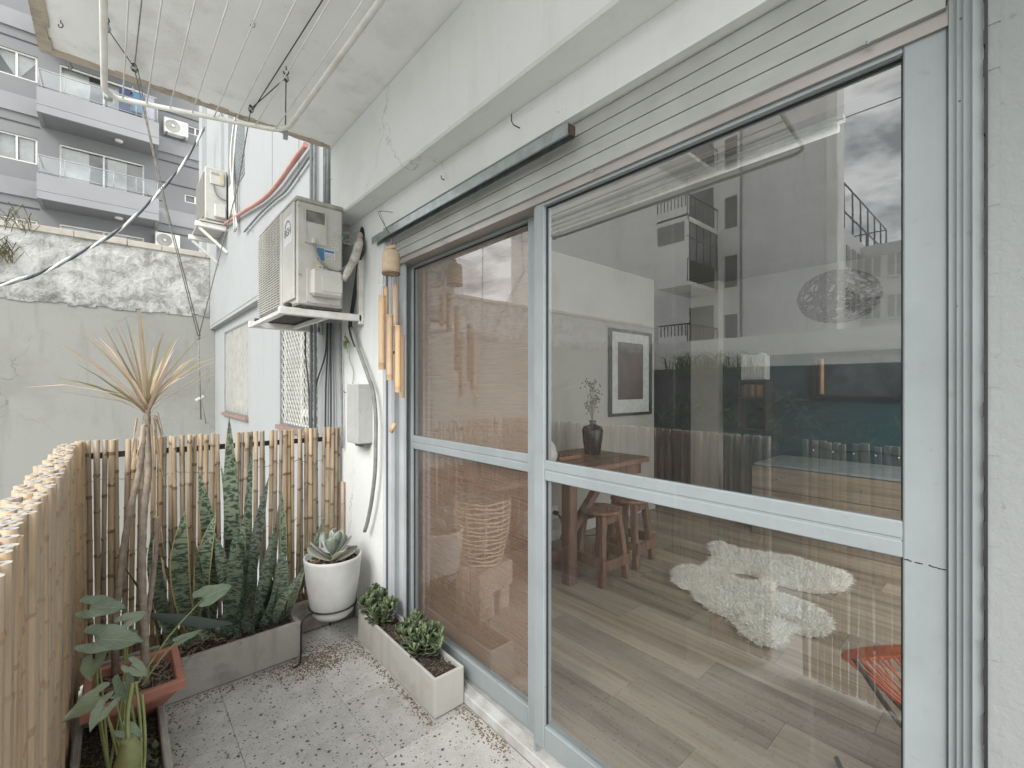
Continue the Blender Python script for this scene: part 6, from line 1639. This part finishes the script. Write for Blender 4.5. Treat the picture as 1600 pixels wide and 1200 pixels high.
# ================================================================== CEILING DRYING RACK
RZ = H + 1.07
rk = thing('drying_rack', 'white tubular clothes drying rack hung below the balcony ceiling', 'drying rack', (0.26, 1.5, RZ))
ca = pt(163, 150, Z=RZ); cb = pt(446, 206, Z=RZ)          # two far corners
fa = V(ca.x + 0.02, 0.66, RZ); fb = V(cb.x + 0.03, 0.62, RZ)
def rr_corner(p, a, b_, r_=0.07, n=5):
    da, db_ = (a - p).normalized(), (b_ - p).normalized(); out = []
    for k in range(n + 1):
        t = k / n; out.append((p + da * r_) * (1 - t) ** 2 + p * 2 * t * (1 - t) + (p + db_ * r_) * t * t)
    return out
loop = []
cs = [ca, cb, fb, fa]
for i in range(4): loop += rr_corner(cs[i], cs[i - 1], cs[(i + 1) % 4])
loop.append(loop[0])
obj('tube_frame', MB().tube(loop, 0.0095, 10, caps=False), M['white_paint'], rk)
for k in range(8):
    t = (k + 0.75) / 8.3
    p, q_ = ca.lerp(cb, t), fa.lerp(fb, t)
    obj('drying_wire', MB().tube([p, p.lerp(q_, 0.5) - V(0, 0, 0.004), q_], 0.0022, 6), M['wire_white'], rk)
s = MB(); s.tube([ca.lerp(cb, 0.02) + V(0, 0, -0.0115), ca.lerp(cb, 0.02) + V(0, 0, 0.0115)], 0.013, 8); s.box(cb.x - 0.008, cb.x + 0.008, cb.y - 0.008, cb.y + 0.008, RZ - 0.03, RZ + 0.02)
obj('corner_clip', s, M['zinc'], rk)
# pulleys, ceiling hooks, hoist ropes
CZ = 2.86
def hook(p, label, cat='hook', name='ceiling_hook', size=0.012, m='rust'):
    P = [p, p - V(0, 0, size * 1.2)] + [p - V(0, 0, size * 2.2) + V(CA * math.cos(a), -SA * math.cos(a), math.sin(a)) * size for a in [math.pi / 2 - 0.3 - i * 0.55 for i in range(10)]]
    o = obj(name, MB().tube(P, size * 0.2, 6), M[m]); return tag(o, label, cat)
def pulley(p, label):
    t = thing('rope_pulley', label, 'pulley', p)
    obj('cheek', MB().obox(p, V(CA, -SA, 0) * 0.006, V(SA, CA, 0) * 0.010, V(0, 0, 0.018), 0, 0.003), M['rust'], t)
    sh_ = MB(); sh_.tube([p - V(CA, -SA, 0) * 0.009 - V(0, 0, 0.004), p + V(CA, -SA, 0) * 0.009 - V(0, 0, 0.004)], 0.012, 10); obj('sheave', sh_, M['zinc'], t)
    return t
def rope(pts, r_, label, m='rope', name='hoist_rope', cat='rope', n=1):
    o = obj(name, MB().tube([Vector(p) for p in pts], r_, 6), M[m]); return tag(o, label, cat)
h1 = pt(166, 22, Z=CZ); h2 = pt(447, 104, Z=CZ)
hook(h1, 'rusty ceiling hook above the outer tube of the drying rack'); hook(h2, 'rusty ceiling hook above the inner corner of the drying rack')
k1 = h1 - V(0, 0, 0.05); k2 = h2 - V(0, 0, 0.05)
pulley(k1, 'small pulley hanging from the ceiling hook over the outer rack tube'); pulley(k2, 'small pulley hanging from the ceiling hook over the inner rack corner')
c1 = pt(210, 106, Z=CZ - 0.03); c2 = pt(392, 170, Z=CZ - 0.03)
pulley(c1, 'left of the two double pulleys fixed to the ceiling near the slab edge'); pulley(c2, 'right of the two double pulleys fixed to the ceiling near the slab edge')
knot = pt(310, 528, Y=2.80); tie = pt(314, 655, Y=2.87)
rope([k1, ca + V(0, -0.05, 0.01)], 0.0018, 'rope dropping from the outer ceiling pulley to the rack tube')
rope([k1, c1], 0.0022, 'rope running from the outer ceiling pulley to the left double pulley', 'rope_dark')
rope([c1, pt(252, 300, Y=2.5), knot], 0.0022, 'pale hoist rope falling from the left double pulley to the knot')
rope([c1 + V(0.012, 0, 0), pt(232, 200, Y=2.35), pt(262, 330, Y=2.55), knot + V(0.008, 0, 0.01)], 0.0022, 'second pale hoist rope falling beside the first from the left double pulley')
rope([V(0.10, 0.70, CZ - 0.03), c1], 0.0022, 'grey rope along the ceiling to the left double pulley')
rope([k2, cb + V(0, 0, 0.012)], 0.0024, 'dark rope dropping from the inner ceiling pulley to the rack corner', 'rope_dark')
rope([k2, c2], 0.0026, 'dark rope from the inner ceiling pulley to the right double pulley', 'rope_dark')
rope([V(0.62, 0.70, CZ - 0.03), c2 + V(0.01, 0, 0)], 0.0026, 'long dark rope along the ceiling to the right double pulley', 'rope_dark')
rope([c2, pt(372, 290, Y=2.6), pt(335, 430, Y=2.72), knot], 0.0026, 'grey hoist rope falling from the right double pulley to the knot')
rope([knot, tie], 0.003, 'single rope from the knot down to the top of the bamboo fence')
rope([pt(313, 622, Y=2.85), pt(318, 640, Y=2.86), pt(322, 662, Y=2.87)], 0.0018, 'loose rope end beside the tie on the fence top')
tag(obj('rope_knot', MB().lathe([(0, -0.012), (0.007, -0.006), (0.008, 0.004), (0.004, 0.012), (0, 0.013)], knot, 8), M['rope']), 'knot joining the hoist ropes against the grey green wall', 'knot')
clp = pt(312, 622, Y=2.853); tag(obj('rope_cleat', MB().obox(clp, V(0.018, 0, 0.012), V(0, 0.004, 0), V(-0.003, 0, 0.005), 0, 0.001), M['white_paint']), 'small white cleat tied on the rope above the fence', 'cleat')
hook(pt(95, 32, Z=CZ), 'eye hook near the outer edge of the balcony ceiling', size=0.009); hook(pt(110, 98, Z=CZ), 'eye hook by the far outer corner of the balcony ceiling', size=0.009)
hook(pt(345, 175, Z=CZ), 'bent nail in the ceiling above the rack far tube', 'nail', 'bent_nail', 0.008); hook(pt(395, 32, Z=CZ), 'small wire hook among the rack wires under the ceiling', size=0.009, m='zinc'); hook(pt(207, 135, Z=CZ), 'eye hook just inside the slab edge by the left double pulley', size=0.008, m='zinc')

# hooks and nails on the walls
def wall_hook(px, py, X, label, l_=0.022, m='rust'):
    p = pt(px, py, X=X); P = [p + V(0.004, 0, 0), p - V(l_, 0, 0), p + V(-l_ * 1.3, 0, l_ * 0.3), p + V(-l_ * 1.3, 0, l_ * 1.2)]
    tag(obj('wall_hook', MB().tube(P, 0.0022, 6), M[m]), label, 'hook')
wall_hook(812, 200, 1.099, 'bent nail hook in the lintel wall above the doors', 0.03)
wall_hook(694, 281, 1.099, 'small nail stub in the lintel wall left of the bent hook', 0.012)
wall_hook(520, 281, 1.035 - 0.05, 'small hook at the end of the concrete beam', 0.012, 'zinc')
wall_hook(396, 361, 1.034, 'curled wire hook on the white facade above the near air conditioner', 0.03, 'zinc')
wall_hook(540, 613, 1.012, 'screw stub on the front of the grey wall box', 0.008)
for (px, py, lb_) in ((926, 268, 'small white pulley clip on the shutter guide near the door middle'), (690, 376, 'small metal catch on the track above the left door'), (1355, 68, 'white bent clip on the track above the right door')):
    p = pt(px, py, X=1.128); s = MB(); s.box(p.x - 0.004, p.x + 0.003, p.y - 0.006, p.y + 0.006, p.z - 0.002, p.z + 0.003); s.tube([p, p + V(-0.006, 0.0, 0.001), p + V(-0.008, -0.004, -0.007)], 0.0011, 6)
    tag(obj('track_clip', s, M['zinc']), lb_, 'clip')

# ================================================================== BAMBOO WIND CHIME
WX, WY = 1.035, 2.065
cap_t = pt(611, 392, X=WX); cap_b = pt(611, 428, X=WX); cx_, cy_ = cap_t.x, cap_t.y
wc = thing('wind_chime', 'bamboo wind chime hanging from the wall beside the left door', 'wind chime', (cx_, cy_, H))
zt_, zb_ = cap_t.z, cap_b.z
obj('cap', MB().lathe([(0, zb_ + 0.02), (0.030, zb_ + 0.02), (0.034, zb_), (0.043, zb_), (0.0445, zb_ + 0.03), (0.042, zt_ - 0.012), (0.034, zt_), (0, zt_)], (cx_, cy_, 0), 24), simple('pale_turned_bamboo', (0.56, 0.45, 0.32), (0.44, 0.33, 0.23), 22, 0.6, 0, 0.15), wc)
s = MB(); s.lathe([(0.044, zb_ - 0.003), (0.0455, zb_), (0.0455, zb_ + 0.004), (0.044, zb_ + 0.006)], (cx_, cy_, 0), 24); obj('cap_edge', s, M['bamboo_node'], wc)
hp = V(cx_, cy_, zt_ + 0.012); d_ = V(CA, -SA, 0)
obj('hanging_ring', MB().tube([hp + d_ * (-0.028) + V(0, 0, -0.004), hp + d_ * 0.024 + V(0, 0, 0.012)], 0.0105, 10, capm=0), M['bamboo_chime'], wc)
hk = pt(612, 335, X=1.095)
obj('hanger_wire', MB().tube(smoothpath([hp + V(0, 0, 0.01), hp + V(0.01, 0.005, 0.05), V(1.03, hk.y, hk.z - 0.03), V(1.03, hk.y, hk.z), V(1.10, hk.y, hk.z + 0.012)], 4), 0.0016, 5), M['rust'], wc)
obj('hanger_wire', MB().tube([hp + V(0.012, 0, 0.0), V(1.03, hk.y, hk.z)], 0.001, 5), M['black'], wc)
for (px, ya, yb, r_, dx) in ((597, 462, 577, 0.0172, -0.035), (603, 448, 500, 0.0140, 0.02), (609, 492, 594, 0.0158, -0.045), (618, 444, 510, 0.0150, 0.03), (622, 509, 613, 0.0150, -0.03), (628, 523, 622, 0.0140, 0.015)):
    a = pt(px, ya, X=WX + dx); b_ = pt(px + 0.5, yb, X=WX + dx); l_ = a.z - b_.z
    s = MB(); lv = [(q_, p_) for p_, q_ in [(0, r_), (l_ * 0.08, r_), (l_ * 0.085, r_ * 1.07), (l_ * 0.095, r_), (l_ * 0.9, r_ * 0.97), (l_ * 0.985, r_ * 0.97), (l_ * 0.99, r_ * 1.06), (l_, r_ * 1.04), (l_, r_ * 0.7), (l_ - 0.03, r_ * 0.65), (0.0, r_ * 0.7), (0, r_)]]
    s.lathe(lv, (a.x, a.y, b_.z), 14); tb_ = obj('chime_tube', s, M['bamboo_chime'], wc)
    an = math.atan2(a.y - cy_, a.x - cx_); top_ = V(cx_ + 0.036 * math.cos(an), cy_ + 0.036 * math.sin(an), zb_)
    for sg in (-1, 1): obj('string', MB().tube([top_ + V(0, 0.003 * sg, 0), V(a.x, a.y + r_ * 0.9 * sg, a.z - 0.006)], 0.0006, 4), M['rope'], tb_)
cl = pt(617, 551, X=WX)
obj('clapper', MB().lathe([(0, -0.006), (0.02, -0.006), (0.02, 0.006), (0, 0.006)], (cl.x, cl.y, cl.z), 14), M['bamboo_node'], wc)
sp_ = pt(614, 668, X=WX)
obj('string', MB().tube([V(cx_, cy_, zb_), cl, V(cl.x, cl.y, sp_.z + 0.02)], 0.0008, 4), M['rope'], wc)
obj('wind_catcher', MB().tube([sp_ + d_ * -0.012 - V(0, 0, 0.022), sp_ + d_ * 0.012 + V(0, 0, 0.022)], [0.013, 0.010], 10), M['bamboo_chime'], wc)

# ================================================================== WALL BOX, HOSE, CABLES
eb = thing('wall_box', 'small grey rendered meter box on the wall beside the hose', 'box', (1.05, 2.55, H - 0.32))
obj('box_body', MB().box(1.013, 1.099, 2.467, 2.63, H - 0.32, H + 0.018, 0, 0.004), plaster('rough_grey_box', (0.47, 0.475, 0.465), (0.34, 0.34, 0.33), 0.5, 8, 0.9), eb)
obj('box_foot', MB().box(1.06, 1.099, 2.50, 2.62, H - 0.345, H - 0.322), M['conduit'], eb)
HP = [pt(a, b_, X=1.055) for a, b_ in ((549, 512), (556, 535), (566, 562), (576, 590), (583, 612), (587, 650), (587, 690), (586, 735), (581, 780), (575, 812), (570, 830))]
tag(obj('drain_hose', MB().tube(smoothpath(HP, 4), 0.0105, 10), M['conduit']), 'curved grey drain hose hanging down the wall beside the meter box', 'hose')
BC = [pt(a, b_, X=1.075) for a, b_ in ((566, 372), (567, 392), (561, 408), (557, 440), (551, 480), (547, 512), (556, 540))]
tag(obj('black_drain_pipe', MB().tube(smoothpath(BC, 4), 0.012, 10), M['cable_black']), 'thick black pipe looping down behind the near air conditioner', 'pipe')
gap = thing('pipe_grommet', 'dark ragged hole in the wall where the wrapped pipes enter', 'wall hole', (1.09, 2.6, H + 0.9))
s = MB(); g_ = pt(566, 366, X=1.0985); s.lathe([(0, 0), (0.045, 0), (0.05, 0.004), (0, 0.006)], (0, 0, 0), 14); s.v = [(1.0985 - z, g_.y + x * 0.8, g_.z - 0.02 + y * 1.3) for (x, y, z) in s.v]; obj('hole', s, M['rubber'], gap)
for k in range(5):
    a = pt(541 + 6 * k, rnd.uniform(362, 378), X=1.0); b_ = pt(568, 372 + 5 * k, X=1.09)
    obj('loose_wire', MB().tube(smoothpath([V(0.97, 2.58, a.z), V(1.02, 2.56, a.z + rnd.uniform(-0.01, 0.02)), b_], 4), 0.002, 5), M['rope'], gap)
for i, (px, mm) in enumerate(((505, 'cable_black'), (512, 'cable_black'), (514.5, 'cable_grey'), (517, 'cable_black'), (520, 'cable_grey'), (531, 'conduit'), (478, 'cable_black'))):
    X_ = 1.08 if px > 490 else 1.07
    P = [pt(px + (6 if i == 0 else 0), 505, X=X_), pt(px + (3 if i == 0 else 0) + rnd.uniform(-1, 1), 555, X=X_), pt(px - (12 if i == 0 else -1.5 * (i - 3)), 610, X=X_), pt(px - (14 if i == 0 else -2 * (i - 3)), 700, X=X_)]
    tag(obj('hanging_cable', MB().tube(smoothpath(P, 5), 0.0055 if i != 5 else 0.008, 6), M[mm]), ['black cable swinging left below the near air conditioner', 'black cable, first of the straight bundle below the near air conditioner', 'grey cable inside the straight bundle below the near air conditioner', 'black cable in the middle of the bundle below the near air conditioner', 'grey cable at the right of the bundle below the near air conditioner', 'thick pale conduit right of the cable bundle on the wall', 'lone black cable hanging in front of the mesh covered window'][i], 'cable')
tag(obj('red_pipe', MB().tube(smoothpath([pt(a, b_, X=1.0) for a, b_ in ((346, 354), (362, 343), (385, 328), (410, 312), (432, 290), (450, 265), (465, 244), (478, 226))], 5), 0.019, 10), M['red_pipe']), 'faded red pipe slanting across the white facade', 'pipe')
tag(obj('grey_conduit', MB().tube(smoothpath([pt(a, b_, X=1.012) for a, b_ in ((382, 362), (405, 335), (428, 313), (446, 298), (466, 270), (486, 240))], 5), 0.010, 8), M['cable_grey']), 'thin grey conduit following the faded red pipe on the facade', 'conduit')
ov = [pt(a, b_, Y=7.4) for a, b_ in ((319, 200), (305, 225), (285, 258), (258, 290), (228, 322), (195, 352), (160, 376), (120, 398), (70, 424), (20, 440), (-60, 462))]
ovp = smoothpath(ov, 5)
oc = thing('overhead_cable', 'drooping twisted white and black cable crossing in front of the flaking wall', 'cable', ovp[0])
for k, mm in enumerate(('wire_white', 'cable_grey', 'cable_black')):
    obj('strand', MB().tube([p + V(0, 0.015 * math.cos(i * 0.9 + k * 2.1), 0.015 * math.sin(i * 0.9 + k * 2.1)) for i, p in enumerate(ovp)], 0.0125, 5), M[mm], oc)
ap = thing('air_plant', 'small wiry yellow green air plant hooked on the wall above the meter box', 'plant', pt(543, 530, X=1.07))
root = pt(545, 533, X=1.075)
for k in range(34):
    a = rnd.uniform(0, 6.28); l_ = rnd.uniform(0.03, 0.07); q_ = root + V(rnd.uniform(-0.03, 0.0), math.cos(a) * l_ * 0.5, math.sin(a) * l_)
    obj('leaf', MB().blade([root, root.lerp(q_, 0.5) + V(-0.015, 0, 0.008), q_, q_ + V(0, 0.0, -0.012)], [0.004, 0.005, 0.003, 0.001], V(1, 0.3, 0.2), 0.3), M['stalk'], ap)
obj('root_tail', MB().tube(smoothpath([root, pt(546, 560, X=1.08), pt(552, 580, X=1.09), pt(551, 600, X=1.09)]), 0.0022, 5), M['stalk'], ap)

# far fence top: slim spare cane behind, courtyard slab edge of this balcony
tag(obj('balcony_upstand', MB().box(-0.17, 1.09, 2.935, 2.99, -0.16, 0.10), M['wall']), kind='structure')
